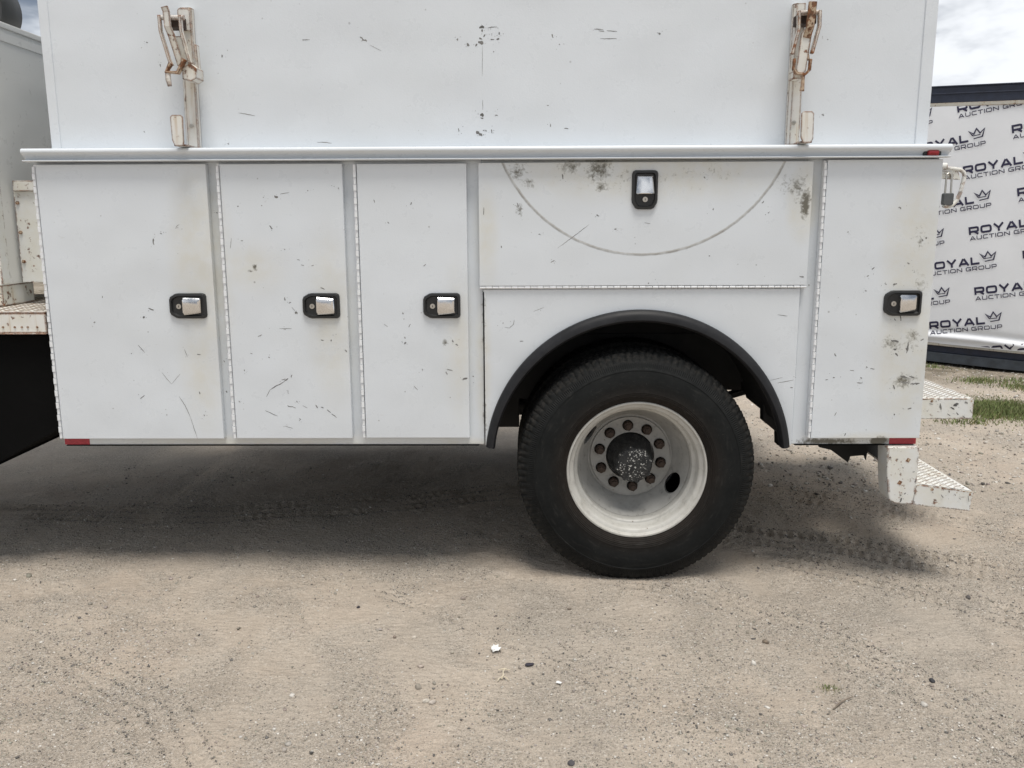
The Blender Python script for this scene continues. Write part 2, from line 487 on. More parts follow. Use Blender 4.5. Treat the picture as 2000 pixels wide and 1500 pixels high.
TRACKS = [  # centre line, half width, depth, lug pitch
    ([(0.95, .62), (1.52, .46), (1.80, .30), (2.27, .07), (3.2, -.5)], .13, .011, .050),
    ([(1.2, .30), (1.60, .06), (2.0, -.38), (2.5, -1.1)], .11, .009, .046),
    ([(-.60, -.10), (-.20, -.40), (-.04, -.53), (.34, -.90), (.52, -1.10), (.75, -1.45)], .07, .008, .060),
    ([(.40, .0), (.78, -.13), (1.06, -.48), (1.27, -.76), (1.6, -1.4)], .10, .007, .046),
    ([(-3.2, .98), (-2.87, .88), (-1.99, .80), (-1.0, .95), (0, 1.3)], .14, .010, .050),
    ([(1.2, 1.35), (1.79, 1.05), (2.49, .53), (3.3, -.1)], .12, .010, .050),
    ([(-3.0, -.2), (-2.0, -.55), (-1.2, -1.05), (-.9, -1.5)], .10, .006, .050),
]
def ground_z(x, y, fine=True):
    x = np.asarray(x, float)
    y = np.asarray(y, float)
    near = np.clip(1.6 - np.hypot(x, y) / 14.0, 0, 1)
    z = .030 * vnoise(x, y, .55, 1) + .022 * vnoise(x, y, 1.7, 2) + .013 * vnoise(x, y, 5.0, 3)
    if fine:
        rough = np.clip(.75 + 1.6 * vnoise(x, y, 1.3, 9), .2, 1.5)
        z = z + rough * (.0065 * vnoise(x, y, 16, 4) + .0050 * vnoise(x, y, 38, 5) + .004 * vnoise(x, y, 75, 6))
        for line, hw, dep, pitch in TRACKS:
            acc0 = 0.0
            best = np.full(x.shape, 9.0)
            sarc = np.zeros(x.shape)
            side = np.zeros(x.shape)
            for (ax, ay), (bx, by) in zip(line[:-1], line[1:]):
                L = math.hypot(bx - ax, by - ay)
                ux, uy = (bx - ax) / L, (by - ay) / L
                tt = np.clip((x - ax) * ux + (y - ay) * uy, 0, L)
                px, py = x - ax - tt * ux, y - ay - tt * uy
                dd = np.hypot(px, py)
                k = dd < best
                best = np.where(k, dd, best)
                sarc = np.where(k, acc0 + tt, sarc)
                side = np.where(k, px * -uy + py * ux, side)
                acc0 += L
            inside = np.clip((hw - best) / .02, 0, 1) * np.clip(.35 + 1.7 * (vnoise(x, y, 2.2, 12) + .25), 0, 1)
            rib = np.cos(side * 2 * math.pi / (hw * .62))
            lug = np.sin(sarc * 2 * math.pi / pitch + np.sign(side) * 1.2 + side * 18)
            z = z - inside * dep * 1.15 * np.clip(.6 + 1.6 * vnoise(x, y, 7.0, 31), .1, 1.3) * (.45 + .45 * rib + .60 * lug * (np.abs(side) > hw * .25))
            z = z + dep * .7 * np.exp(-((best - hw - .015) / .022) ** 2) * np.clip(.5 + vnoise(x, y, 3.0, 14), 0, 1)
    z = z * near
    # the wheels have pressed the sand flat where they stand
    for wx, wy in ((.488, .13), (.488, .43), (.488, 1.97), (.488, 2.27)):
        q = np.exp(-(((x - wx) / .22) ** 4 + ((y - wy) / .17) ** 4))
        z = z * (1 - q) + q * -.004
    # the lot falls gently along the container
    uu = (x - 4.46) * .835 - (y - 5.87) * .549
    vv = (x - 4.46) * -.549 - (y - 5.87) * .835
    z = z - .035 * np.clip(uu, -5, 5) * np.clip(1 - np.abs(vv + 1.0) / 2.6, 0, 1)
    return z

def axis_coords(lo, hi, step, far, grow):
    a = list(np.arange(lo, hi, step))
    s = step
    while a[-1] < far:
        s *= grow
        a.append(a[-1] + s)
    s = step
    b = [lo]
    while b[-1] > -far:
        s *= grow
        b.append(b[-1] - s)
    return np.array(b[:0:-1] + a)

gx = axis_coords(-2.6, 2.6, .0125, 700.0, 1.05)
gy = axis_coords(-1.45, 1.2, .0110, 700.0, 1.045)
GX, GY = np.meshgrid(gx, gy)
GZ = ground_z(GX, GY)
nx, ny = len(gx), len(gy)
me = bpy.data.meshes.new('ground')
idx = np.arange(nx * ny).reshape(ny, nx)
quads = np.stack([idx[:-1, :-1], idx[:-1, 1:], idx[1:, 1:], idx[1:, :-1]], -1).reshape(-1, 4)
me.vertices.add(nx * ny)
me.vertices.foreach_set('co', np.stack([GX, GY, GZ], -1).astype(np.float32).ravel())
me.loops.add(quads.size)
me.loops.foreach_set('vertex_index', quads.astype(np.int32).ravel())
me.polygons.add(len(quads))
me.polygons.foreach_set('loop_start', np.arange(0, quads.size, 4, dtype=np.int32))
me.polygons.foreach_set('use_smooth', np.ones(len(quads), bool))
me.update(calc_edges=True)
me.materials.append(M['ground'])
ground = bpy.data.objects.new('ground', me)
COL.objects.link(ground)
tag(ground, 'packed sandy dirt lot with tyre tracks and scattered grit', 'ground', kind='structure')

def mass_mesh(name, V, F, C, mat):
    me = bpy.data.meshes.new(name)
    me.vertices.add(len(V))
    me.vertices.foreach_set('co', V.astype(np.float32).ravel())
    k = F.shape[1]
    me.loops.add(F.size)
    me.loops.foreach_set('vertex_index', F.astype(np.int32).ravel())
    me.polygons.add(len(F))
    me.polygons.foreach_set('loop_start', np.arange(0, F.size, k, dtype=np.int32))
    me.update(calc_edges=True)
    a = me.color_attributes.new('Col', 'FLOAT_COLOR', 'POINT')
    a.data.foreach_set('color', np.concatenate([C, np.ones((len(C), 1))], 1).astype(np.float32).ravel())
    me.materials.append(mat)
    o = bpy.data.objects.new(name, me)
    COL.objects.link(o)
    return o

CUBE = np.array([(x, y, z) for z in (-1, 1) for y in (-1, 1) for x in (-1, 1)], float) * .62
CF = np.array([(0, 2, 3, 1), (4, 5, 7, 6), (0, 1, 5, 4), (2, 6, 7, 3), (0, 4, 6, 2), (1, 3, 7, 5)])
def pebbles(xy, size, cols):
    n = len(xy)
    V = CUBE[None] * rng.uniform(.55, 1.25, (n, 8, 1)) * rng.uniform(.7, 1.3, (n, 1, 3)) * np.array([1, 1, .72])
    V = V + rng.normal(0, .12, (n, 8, 3))
    th = rng.uniform(0, 6.28, n)
    c, s = np.cos(th)[:, None], np.sin(th)[:, None]
    V = np.stack([V[..., 0] * c - V[..., 1] * s, V[..., 0] * s + V[..., 1] * c, V[..., 2]], -1) * size[:, None, None]
    z = ground_z(xy[:, 0], xy[:, 1]) + size * rng.uniform(-.05, .35, n)
    V += np.concatenate([xy, z[:, None]], 1)[:, None, :]
    F = (CF[None] + (np.arange(n) * 8)[:, None, None]).reshape(-1, 4)
    return V.reshape(-1, 3), F, np.repeat(cols, 8, 0)

def stone_cols(n, pale=.12, dark=.12):
    base = np.array([.36, .325, .28])[None] * rng.uniform(.62, 1.25, (n, 1)) * rng.uniform(.95, 1.05, (n, 3))
    k = rng.uniform(0, 1, n)
    base[k < pale] = np.array([.66, .63, .58]) * rng.uniform(.8, 1.15, ((k < pale).sum(), 1))
    base[k > 1 - dark] = np.array([.12, .115, .11]) * rng.uniform(.5, 1.3, ((k > 1 - dark).sum(), 1))
    return np.clip(base, 0, .85)

# loose grit: near field, denser in patches
n = 150000
xy = np.stack([rng.uniform(-2.6, 2.9, n), -1.42 + 3.2 * rng.uniform(0, 1, n) ** 1.35], 1)
dens = vnoise(xy[:, 0], xy[:, 1], 1.9, 21) + .6 * vnoise(xy[:, 0], xy[:, 1], 6, 22)
for line, hw, dep, pitch in TRACKS:
    for (ax, ay), (bx, by) in zip(line[:-1], line[1:]):
        L = math.hypot(bx - ax, by - ay)
        tt = np.clip((xy[:, 0] - ax) * (bx - ax) / L + (xy[:, 1] - ay) * (by - ay) / L, 0, L)
        dd = np.hypot(xy[:, 0] - ax - tt * (bx - ax) / L, xy[:, 1] - ay - tt * (by - ay) / L)
        dens = dens + .22 * np.exp(-((dd - hw - .03) / .05) ** 2)
keep = rng.uniform(-.22, .50, n) < dens
xy = xy[keep]
size = np.clip(rng.lognormal(math.log(.0021), .45, len(xy)), .001, .0075)
V1, F1, C1 = pebbles(xy, size, stone_cols(len(xy), .20, .12))
n = 420
xy = np.stack([rng.uniform(-2.6, 2.9, n), -1.42 + 3.0 * rng.uniform(0, 1, n) ** 1.3], 1)
V2, F2, C2 = pebbles(xy, np.clip(rng.lognormal(math.log(.0062), .35, n), .004, .014), stone_cols(n, .20, .10))
cx_, cy_ = [], []
for line, hw, dep, pitch in TRACKS:
    for off in (-.95, -.3, .3, .95):
        for (ax, ay), (bx, by) in zip(line[:-1], line[1:]):
            L = math.hypot(bx - ax, by - ay)
            n = int(L * 420)
            f = rng.uniform(0, 1, n)
            ux, uy = (bx - ax) / L, (by - ay) / L
            dd = off * hw + rng.normal(0, .007, n)
            cx_.append(ax + f * L * ux - uy * dd)
            cy_.append(ay + f * L * uy + ux * dd)
xy = np.stack([np.concatenate(cx_), np.concatenate(cy_)], 1)
xy = xy[vnoise(xy[:, 0], xy[:, 1], 3.0, 41) + .25 > rng.uniform(-.1, .5, len(xy))]
V4, F4, C4 = pebbles(xy, np.clip(rng.lognormal(math.log(.0022), .4, len(xy)), .001, .006), stone_cols(len(xy), .10, .35) * .85)
n = 34000
xy = np.stack([rng.uniform(1.2, 6.4, n), rng.uniform(1.2, 6.6, n)], 1)
keep = rng.uniform(-.45, .5, n) < vnoise(xy[:, 0], xy[:, 1], 1.6, 23)
xy = xy[keep]
V3, F3, C3 = pebbles(xy, np.clip(rng.lognormal(math.log(.0050), .5, len(xy)), .002, .020), stone_cols(len(xy), .36, .08))
o1, o2 = len(V1), len(V1) + len(V2)
o3 = o2 + len(V3)
gravel = mass_mesh('gravel', np.concatenate([V1, V2, V3, V4]), np.concatenate([F1, F2 + o1, F3 + o2, F4 + o3]), np.concatenate([C1, C2, C3, C4]), M['stone'])
tag(gravel, 'loose grit and small stones strewn over the dirt', 'gravel', kind='stuff')

# grass along the edge of the lot
PATCH = [(3.85, 3.45, .60, .40, 8200), (4.40, 3.25, .65, .42, 7000), (4.50, 4.80, .26, .20, 420), (4.78, 4.42, .34, .2, 700), (4.35, 5.60, .20, .10, 130),
         (5.1, 4.0, .5, .3, 900), (5.6, 3.2, .6, .4, 1500), (3.45, 2.98, .25, .10, 160), (1.03, -.91, .045, .03, 90), (5.0, 4.75, .4, .25, 450), (4.62, 5.52, .14, .08, 60)]
vs, cs = [], []
for cx, cy, rx, ry, n in PATCH:
    a, b = rng.normal(0, .5, n), rng.normal(0, .5, n)
    x, y = cx + a * rx, cy + b * ry
    small = .25 if n < 100 else 1.0
    hgt = rng.uniform(.022, .060, n) * small * np.clip(1.15 - .5 * np.hypot(a, b), .35, 1)
    z = ground_z(x, y)
    th = rng.uniform(0, 6.28, n)
    wd = rng.uniform(.003, .006, n) * (.5 if small < 1 else 1)
    lean = rng.normal(0, .45, (n, 2)) * hgt[:, None]
    p0 = np.stack([x - np.cos(th) * wd, y - np.sin(th) * wd, z - .003], -1)
    p1 = np.stack([x + np.cos(th) * wd, y + np.sin(th) * wd, z - .003], -1)
    p2 = np.stack([x + lean[:, 0], y + lean[:, 1], z + hgt], -1)
    vs.append(np.stack([p0, p1, p2], 1))
    c = np.array([.150, .205, .050])[None] * rng.uniform(.6, 1.35, (n, 1))
    dry = rng.uniform(0, 1, n) < .18
    c[dry] = np.array([.26, .22, .10]) * rng.uniform(.7, 1.2, (dry.sum(), 1))
    cs.append(np.repeat(c, 3, 0))
vs = np.concatenate(vs).reshape(-1, 3)
grass = mass_mesh('grass', vs, np.arange(len(vs)).reshape(-1, 3), np.concatenate(cs), M['grass'])
tag(grass, 'short green grass and weeds at the edge of the lot', 'grass', kind='stuff')

# ================================================================== service truck
truck = empty('service_truck', (0, 0, 0))
tag(truck, 'white utility service truck with compartment doors, dual rear wheel and ladder clamps', 'truck')
T = truck

BODY_Y = .034
b = MB()
b.box(-2.0, -.168, BODY_Y, .52, .605, 1.800)
b.box(1.154, 1.69, BODY_Y, .52, .605, 1.800)
b.box(-.168, 1.154, BODY_Y, .52, 1.262, 1.800)
body = b.build('utility_body', M['paint'], T, bevel=.004)
MB().box(-2.0, 1.69, 1.88, 2.38, .605, 1.80).build('far_side_body', M['paint'], T, bevel=.004)
MB().box(-1.99, 1.30, .53, 1.87, .93, 1.02).build('bed_floor', M['chassis'], T)
MB().box(-1.99, -.19, .03, .519, .601, .6045).box(1.17, 1.68, .03, .519, .601, .6045).box(-1.99, 1.68, 1.89, 2.37, .601, .6045).build('added_black_underside', M['deep_black'], T)  # black sheets added under the body to cut bounce and deepen the shadow

# doors -------------------------------------------------------------
BEZ = [(-.0775, .026), (-.072, .038), (-.052, .050), (-.040, .0525), (.064, .0525), (.0735, .048), (.0775, .039),
       (.0775, -.039), (.0735, -.048), (.064, -.0525), (-.040, -.0525), (-.052, -.050), (-.072, -.038), (-.0775, -.026)]
def handle(door, cx, cz, upright=False, jig=0.0):
    def tr(x, z, y):
        if upright:
            x, z = -z, x
        return (cx + x, y, cz + z)
    def ring(sx, sz, y, ox=0):
        return [tr(x * sx + ox, z * sz, y) for x, z in BEZ]
    m = MB()
    m.loft([ring(1, 1, .004), ring(1, 1, -.007), ring(.965, .95, -.0125), ring(.87, .80, -.0135), ring(.82, .72, -.0035)], True, True)
    m.build('handle_bezel', M['black'], door, smooth=35)
    pts = [(-.020, .036), (.046, .031), (.049, .027), (.049, -.027), (.046, -.031), (-.020, -.037), (-.024, -.030), (-.024, .030)]
    def pr(sx, sz, dy0, dy1, ox=.006):
        return [tr(x * sx + ox, z * sz + jig * x, dy0 + (dy1 - dy0) * (x + .024) / .073) for x, z in pts]
    m = MB()
    m.loft([pr(.95, .95, -.004, -.004), pr(1, 1, -.019, -.012), pr(.93, .86, -.0245, -.016), pr(.80, .55, -.0262, -.018)], True, True)
    m.build('latch_paddle', M['chrome'], door, smooth=25)
    c = tr(-.038, -.002, 0)
    m = MB()
    m.tube([(c[0], -.003, c[2]), (c[0], -.0095, c[2])], .0105, 20)
    lk = m.build('lock_cylinder', M['steel'], door, smooth=35)
    MB().bar((c[0], -.0098, c[2] - .004), (c[0], -.0098, c[2] + .004), .0022, .001).build('keyhole', M['deep_black'], door)

def hinge(door, x, z0, z1, horizontal=False, r=.0062, grime=None):
    m = MB()
    L = .0265
    a, i = z0, 0
    while a + L <= z1 + 1e-4:
        rr, off = (r * 1.1, -.001) if i % 2 else (r * .95, .0015)
        p, q = a + .0012, a + L - .0012
        if horizontal:
            m.tube([(p, .006, x), (q, .006, x)], .0062 if i % 2 else .0056, 10)
        else:
            m.tube([(x, off, p), (x, off, q)], rr, 10)
        a += L
        i += 1
    m.build('piano_hinge', grime or M['hinge'], door, smooth=40)
    m = MB()
    if horizontal:
        m.box(z0, z1, .009, BODY_Y - .001, x - .006, x + .004)
    else:
        m.box(x - .004, x + .006, .009, BODY_Y - .001, z0, z1)
    m.build('hinge_leaf', M['hinge'], door)

MARKS = {'d1':[(3.4,[(-1625,1048),(-1599,1015)]),(2.6,[(-1534,931),(-1514,902),(-1496,880)]),(2.1,[(-1496,880),(-1456,924)]),(3.4,[(-1468,827),(-1444,784),(-1426,735)]),(2.6,[(-1426,735),(-1412,678),(-1402,640)]),(2.6,[(-1430,1030),(-1420,997)]),(3.8,[(-1635,816),(-1616,831)]),(8.5,[(-1525,1491),(-1525,1466)]),(3.2,[(-1429,1530),(-1424,1540),(-1413,1548)]),(8.5,[(-1595,1162),(-1586,1167)]),(6.4,[(-1805,1144),(-1798,1146)]),(4.3,[(-1758,1255),(-1758,1247)]),(6.4,[(-1494,1514),(-1488,1509)]),(8.5,[(-1568,1203),(-1547,1195)]),(6.4,[(-1529,746),(-1525,744)]),(6.4,[(-1368,746),(-1364,742)]),(4.3,[(-1378,1008),(-1363,1006)]),(5.3,[(-1380,847),(-1377,836)]),(4.3,[(-1658,1013),(-1654,1011)]),(4.3,[(-1758,774),(-1754,774)])],
    'd2':[(12.8,[(-1014,1658),(-999,1658)]),(2.6,[(-990,1668),(-952,1674)]),(6.4,[(-1041,1541),(-1029,1528)]),(12.8,[(-954,1184),(-943,1180)]),(2.6,[(-966,1206),(-952,1189)]),(6.4,[(-994,1247),(-992,1234)]),(4.7,[(-842,1287),(-825,1280)]),(6.4,[(-1169,1620),(-1163,1620)]),(2.6,[(-1201,1492),(-1208,1450)]),(2.8,[(-1095,824),(-1076,855)]),(4.7,[(-1076,855),(-1055,868),(-1033,879),(-1015,890)]),(5.5,[(-1015,890),(-997,904)]),(3.8,[(-1025,897),(-1008,902)]),(5.1,[(-980,919),(-985,908)]),(3.4,[(-1001,853),(-1000,837)]),(4.3,[(-1005,788),(-1003,781),(-985,781),(-970,775)]),(5.5,[(-967,806),(-963,799)]),(2.1,[(-941,786),(-922,775)]),(5.5,[(-886,788),(-876,775)]),(5.1,[(-863,779),(-852,775)]),(3.8,[(-837,768),(-822,754)]),(4.3,[(-818,750),(-797,732)]),(3.8,[(-1103,764),(-1077,752),(-1051,739)]),(4.7,[(-957,730),(-953,723)]),(2.8,[(-1023,696),(-988,685)]),(5.3,[(-1214,806),(-1208,800)]),(6.4,[(-1182,942),(-1180,935)]),(4.7,[(-1115,1083),(-1106,1086),(-1097,1090)]),(6.4,[(-1076,994),(-1070,994)]),(3.8,[(-1151,1012),(-1143,1009)]),(4.7,[(-850,1068),(-839,1065)]),(6.4,[(-809,1068),(-805,1063)]),(2.6,[(-1024,1116),(-970,1116)]),(6.4,[(-750,1026),(-742,1017)]),(6.4,[(-878,1682),(-874,1680)]),(6.4,[(-752,1691),(-748,1689)]),(4.3,[(-1070,1623),(-1066,1621)]),(6.4,[(-985,1445),(-981,1445)]),(3.0,[(-934,1403),(-922,1401)]),(3.2,[(-918,1382),(-906,1378)]),(3.2,[(-876,1377),(-865,1380)]),(5.1,[(-978,1223),(-969,1227)]),(6.4,[(-1060,1656),(-1058,1654)]),(4.3,[(-1163,1481),(-1153,1481)])],
    'd3':[(8.5,[(-255,898),(-236,905)]),(5.1,[(-322,942),(-298,935)]),(8.5,[(-326,931),(-320,918)]),(8.5,[(-504,1179),(-499,1177)]),(3.8,[(-479,1121),(-471,1134)]),(6.4,[(-496,1080),(-496,1073)]),(6.4,[(-499,1049),(-494,1058)]),(3.2,[(-464,870),(-447,852)]),(4.3,[(-608,1644),(-604,1632)]),(3.8,[(-411,1374),(-401,1382)]),(8.5,[(-298,1066),(-292,1058)]),(8.5,[(-283,1049),(-275,1042)]),(4.3,[(-500,1155),(-496,1155)]),(6.4,[(-428,940),(-424,938)]),(2.6,[(-582,1134),(-567,1123)]),(4.3,[(-554,1553),(-548,1549)]),(6.4,[(-455,1633),(-458,1623)])],
    'frame':[(8.5,[(-216,905),(-210,904)]),(4.3,[(-1270,1595),(-1262,1593)]),(6.4,[(-1275,844),(-1274,835)]),(4.3,[(-1278,977),(-1274,968)])],
    'hd':[(3.0,[(272,1542),(207,1492),(142,1445)]),(5.3,[(-89,1456),(-87,1448)]),(6.4,[(-23,1629),(-17,1613)]),(6.4,[(65,1503),(69,1501)]),(5.3,[(997,1586),(1001,1584)]),(5.3,[(970,1623),(978,1631)]),(2.6,[(497,1547),(520,1543)]),(6.4,[(300,1579),(311,1574)]),(5.3,[(763,1412),(769,1412)]),(4.3,[(115,1387),(130,1397)]),(6.4,[(518,1303),(520,1299)]),(6.4,[(374,1523),(383,1521)]),(6.4,[(1140,1327),(1157,1325)]),(4.3,[(-159,1611),(-161,1581)]),(6.4,[(159,1742),(164,1722)]),(6.4,[(732,1729),(738,1723)]),(5.3,[(772,1601),(776,1597)])],
    'fp':[(2.6,[(44,1184),(88,1201)]),(3.0,[(1061,1168),(1103,1162)]),(2.6,[(-78,1118),(-57,1115),(-40,1130),(-37,1150)]),(6.4,[(-85,1137),(-82,1135)]),(2.8,[(1076,878),(1144,891)]),(2.1,[(1043,889),(1096,902)]),(4.3,[(1131,858),(1142,858)]),(4.3,[(-14,1059),(1,1059)])],
    'rd':[(5.5,[(1304,1006),(1311,993)]),(4.3,[(1373,934),(1390,932)]),(5.3,[(1407,880),(1430,880)]),(6.4,[(1304,904),(1311,902)]),(4.3,[(1273,893),(1283,895)]),(6.4,[(1418,904),(1425,899)]),(10.6,[(1535,1060),(1567,1056)]),(10.6,[(1548,1025),(1559,1021)]),(8.5,[(1556,1006),(1569,995)]),(10.6,[(1585,908),(1615,901)]),(8.5,[(1623,908),(1645,903)]),(10.6,[(1591,884),(1623,879)]),(8.5,[(1630,875),(1669,877)]),(6.4,[(1560,871),(1565,853)]),(6.4,[(1628,767),(1643,771)]),(6.4,[(1627,1477),(1634,1469)]),(8.5,[(1643,1483),(1648,1479)]),(8.5,[(1607,1344),(1609,1342)]),(6.4,[(1434,1355),(1444,1363)]),(6.4,[(1415,1326),(1424,1330)]),(6.4,[(1491,1298),(1498,1292)]),(8.5,[(1525,1292),(1541,1296)]),(6.4,[(1413,1269),(1418,1265)]),(6.4,[(1565,1163),(1570,1143)]),(6.4,[(1542,1150),(1547,1143)]),(8.5,[(1603,1006),(1609,1053)]),(8.5,[(1658,1060),(1670,1066)]),(6.4,[(1599,1027),(1606,1019)]),(6.4,[(1577,1382),(1585,1375)]),(6.4,[(1369,651),(1374,662)]),(4.3,[(1322,738),(1329,754)]),(6.4,[(1572,747),(1574,740)]),(5.1,[(1440,950),(1445,945)]),(5.1,[(1458,941),(1475,939)]),(6.4,[(1525,1606),(1534,1598)]),(6.4,[(1324,1507),(1328,1505)])],
    'box':[(21.3,[(-173,2318),(-153,2318)]),(14.9,[(-165,2304),(-159,2302)]),(5.1,[(-140,2314),(-124,2317),(-105,2317)]),(10.6,[(-262,2274),(-258,2268)]),(12.8,[(-223,2256),(-215,2246)]),(23.4,[(-178,2258),(-157,2258)]),(17.0,[(-188,2252),(-182,2250)]),(8.5,[(-173,2277),(-163,2271)]),(6.4,[(-157,2281),(-149,2289)]),(10.6,[(-93,2298),(-93,2288)]),(8.5,[(-104,2269),(-93,2273)]),(6.4,[(-124,2292),(-122,2290)]),(6.4,[(-128,2269),(-114,2271)]),(6.4,[(-118,2224),(-114,2224)]),(19.1,[(-173,1980),(-158,1979)]),(8.5,[(-169,1969),(-160,1967)]),(6.4,[(-112,1979),(-102,1979)]),(8.5,[(-261,1928),(-261,1916)]),(19.1,[(-190,1915),(-178,1909)]),(12.8,[(-178,1907),(-165,1899)]),(6.4,[(-127,1923),(-127,1909)]),(6.4,[(-163,1919),(-156,1921)]),(6.4,[(-152,1921),(-148,1917)]),(6.4,[(117,2289),(122,2275)]),(6.4,[(146,2252),(148,2248)]),(6.4,[(113,1944),(113,1932)]),(4.3,[(98,2016),(106,2016)]),(4.3,[(169,1926),(186,1925)]),(10.6,[(-650,2284),(-640,2274),(-624,2268)]),(4.3,[(-842,1876),(-814,1876),(-783,1872)]),(4.3,[(-1159,1993),(-1140,1991),(-1092,1982)]),(8.5,[(-1211,2219),(-1212,2209)]),(10.6,[(542,2290),(550,2286)]),(4.3,[(285,2307),(322,2305)]),(4.3,[(305,2301),(326,2297)]),(4.3,[(310,2270),(377,2270)]),(4.3,[(336,2301),(377,2297)]),(6.4,[(1215,2264),(1217,2260)]),(6.4,[(1209,1974),(1219,1970)]),(6.4,[(-1465,2185),(-1462,2174)]),(6.4,[(-1514,2270),(-1508,2266)]),(4.3,[(-1553,1924),(-1549,1918)]),(2.6,[(-161,2246),(-163,2128)]),(2.6,[(-162,2039),(-162,1999)]),(6.4,[(-1211,1874),(-1205,1870)]),(4.3,[(-885,2274),(-854,2274)]),(2.1,[(-614,2253),(-567,2229)])],
    'us':[(17.0,[(2122,652),(2146,663)]),(12.8,[(2175,668),(2191,663)]),(10.6,[(2055,663),(2063,632)]),(4.3,[(2003,663),(2021,658)]),(4.3,[(2095,611),(2111,601)]),(6.4,[(2140,616),(2151,606)]),(6.4,[(2172,601),(2183,590)]),(6.4,[(2101,686),(2164,683)]),(4.3,[(1993,627),(1999,624)]),(4.3,[(2206,632),(2213,616)]),(8.5,[(2108,642),(2128,634)]),(6.4,[(2034,676),(2037,673)])],
    'bs':[(6.4,[(1639,393),(1645,400)]),(5.3,[(1620,391),(1629,386)]),(8.5,[(1624,358),(1632,377)]),(5.3,[(1856,395),(1861,386)]),(6.4,[(1681,446),(1688,459)]),(5.3,[(1799,391),(1809,377)]),(4.3,[(1828,409),(1834,400)]),(4.3,[(1875,377),(1885,370)]),(4.3,[(1759,404),(1764,397)]),(4.3,[(1914,386),(1921,358)]),(5.3,[(1596,550),(1601,546)]),(4.3,[(1623,514),(1628,509)]),(4.3,[(1668,491),(1677,494)])]}
def marks(owner, parent, y, name='scratch_marks'):
    r2 = random.Random(owner)
    m = MB()
    for k, (wd, pts) in enumerate(MARKS[owner]):
        pts = [Vector((p[0] / 1000, p[1] / 1000)) for p in pts]
        wd = wd / 1000 * (.66 if owner == 'box' else .76)
        fat = wd > .0042
        dense = []
        for a, c in zip(pts[:-1], pts[1:]):
            L = (c - a).length
            n = max(3, int(L / .006))
            for j in range(n):
                dense.append(a.lerp(c, j / n))
        dense.append(pts[-1])
        n = len(dense)
        vs, fs = [], []
        for j, p in enumerate(dense):
            dd = (dense[min(j + 1, n - 1)] - dense[max(j - 1, 0)])
            if dd.length < 1e-6:
                dd = Vector((1, 0))
            s = Vector((-dd.y, dd.x)).normalized()
            e = math.sin(math.pi * (j + .6) / (n + .2)) ** .6
            ww = wd / 2 * e * r2.uniform(.55 if fat else .75, 1.35 if fat else 1.15)
            jit = s * r2.uniform(-.25, .25) * wd
            yy = y - .00025 - .00004 * (k % 7)
            vs += [(p.x + jit.x + s.x * ww, yy, p.y + jit.y + s.y * ww), (p.x + jit.x - s.x * ww, yy, p.y + jit.y - s.y * ww)]
        fs = [(2 * j, 2 * j + 1, 2 * j + 3, 2 * j + 2) for j in range(n - 1)]
        m.add(vs, fs)
        if fat or r2.random() < .35:   # satellite chips round the bigger ones
            for _ in range(3):
                c = r2.choice(dense) + Vector((r2.gauss(0, .013), r2.gauss(0, .010)))
                rr = r2.uniform(.0007, .0016)
                q = [(c.x + rr * math.cos(t0) * r2.uniform(.6, 1.5), y - .0006, c.y + rr * math.sin(t0) * r2.uniform(.5, 1.2)) for t0 in (0, 1.1, 2.2, 3.3, 4.4, 5.4)]
                m.add(q, [tuple(range(6))])
    o = m.build(name, M['mark'], parent)
    o['kind'] = 'stuff'
    return o

def door(label, x0, x1, z0, z1, mat='paint', y=0.0):
    o = MB().box(x0, x1, y, BODY_Y - .001, z0, z1).build('compartment_door', M[mat], T, bevel=.0022)
    o['label'] = label
    return o

d1 = door('widest tall compartment door nearest the cab with a long scratch', -1.985, -1.288, .640, 1.789)
hinge(d1, -1.993, .642, 1.79)
handle(d1, -1.399, 1.213, jig=.03)
marks('d1', d1, 0)
d2 = door('second tall compartment door, much scratched near the bottom', -1.232, -.733, .641, 1.788)
hinge(d2, -1.241, .642, 1.79)
handle(d2, -.841, 1.212, jig=-.04)
marks('d2', d2, 0)
d3 = door('narrow tall compartment door left of the wheel arch', -.674, -.229, .643, 1.786)
hinge(d3, -.683, .645, 1.785)
handle(d3, -.338, 1.211)
marks('d3', d3, 0)
d4 = door('wide drop-down compartment door with a grey arc scratch above the wheel', -.180, 1.171, 1.291, 1.788, 'paint_arc')
hinge(d4, 1.2845, -.180, 1.172, True)
handle(d4, .494, 1.678, True)
marks('hd', d4, 0)
d5 = door('dirty rear compartment door beside the bumper', 1.227, 1.688, .640, 1.793)
hinge(d5, 1.2185, .642, 1.79)
handle(d5, 1.569, 1.216, jig=.05)
marks('rd', d5, 0)
marks('frame', T, BODY_Y)

# panel round the wheel arch
AX, AZ, AR = .488, .541, .640
arc = [(AX + AR * math.cos(a), AZ + AR * math.sin(a)) for a in np.linspace(R(6.5), R(173.5), 60)]
poly = [(1.149, .607), (1.149, 1.276), (-.162, 1.276), (-.162, .607), (arc[-1][0], .607)] + arc[::-1] + [(arc[0][0], .607)]
fp = MB().prism(poly, .012, .046).build('fender_panel', M['paint'], T, bevel=.0015)
marks('fp', fp, .012)

# rubber flare: a swept section
sec = [(.645, .009), (.652, -.004), (.648, -.020), (.630, -.034), (.610, -.036), (.601, -.026), (.599, .004), (.602, .030), (.640, .030)]
loops = []
for a in np.linspace(R(5.8), R(174.2), 72):
    k_ = .74 + .26 * math.sin(a) ** 1.5
    loops.append([(AX + (.650 - (.650 - r) * k_) * math.cos(a), y, AZ + (.650 - (.650 - r) * k_) * math.sin(a)) for r, y in sec])
MB().loft(loops).build('wheel_arch_flare', M['rubber'], T, smooth=50)
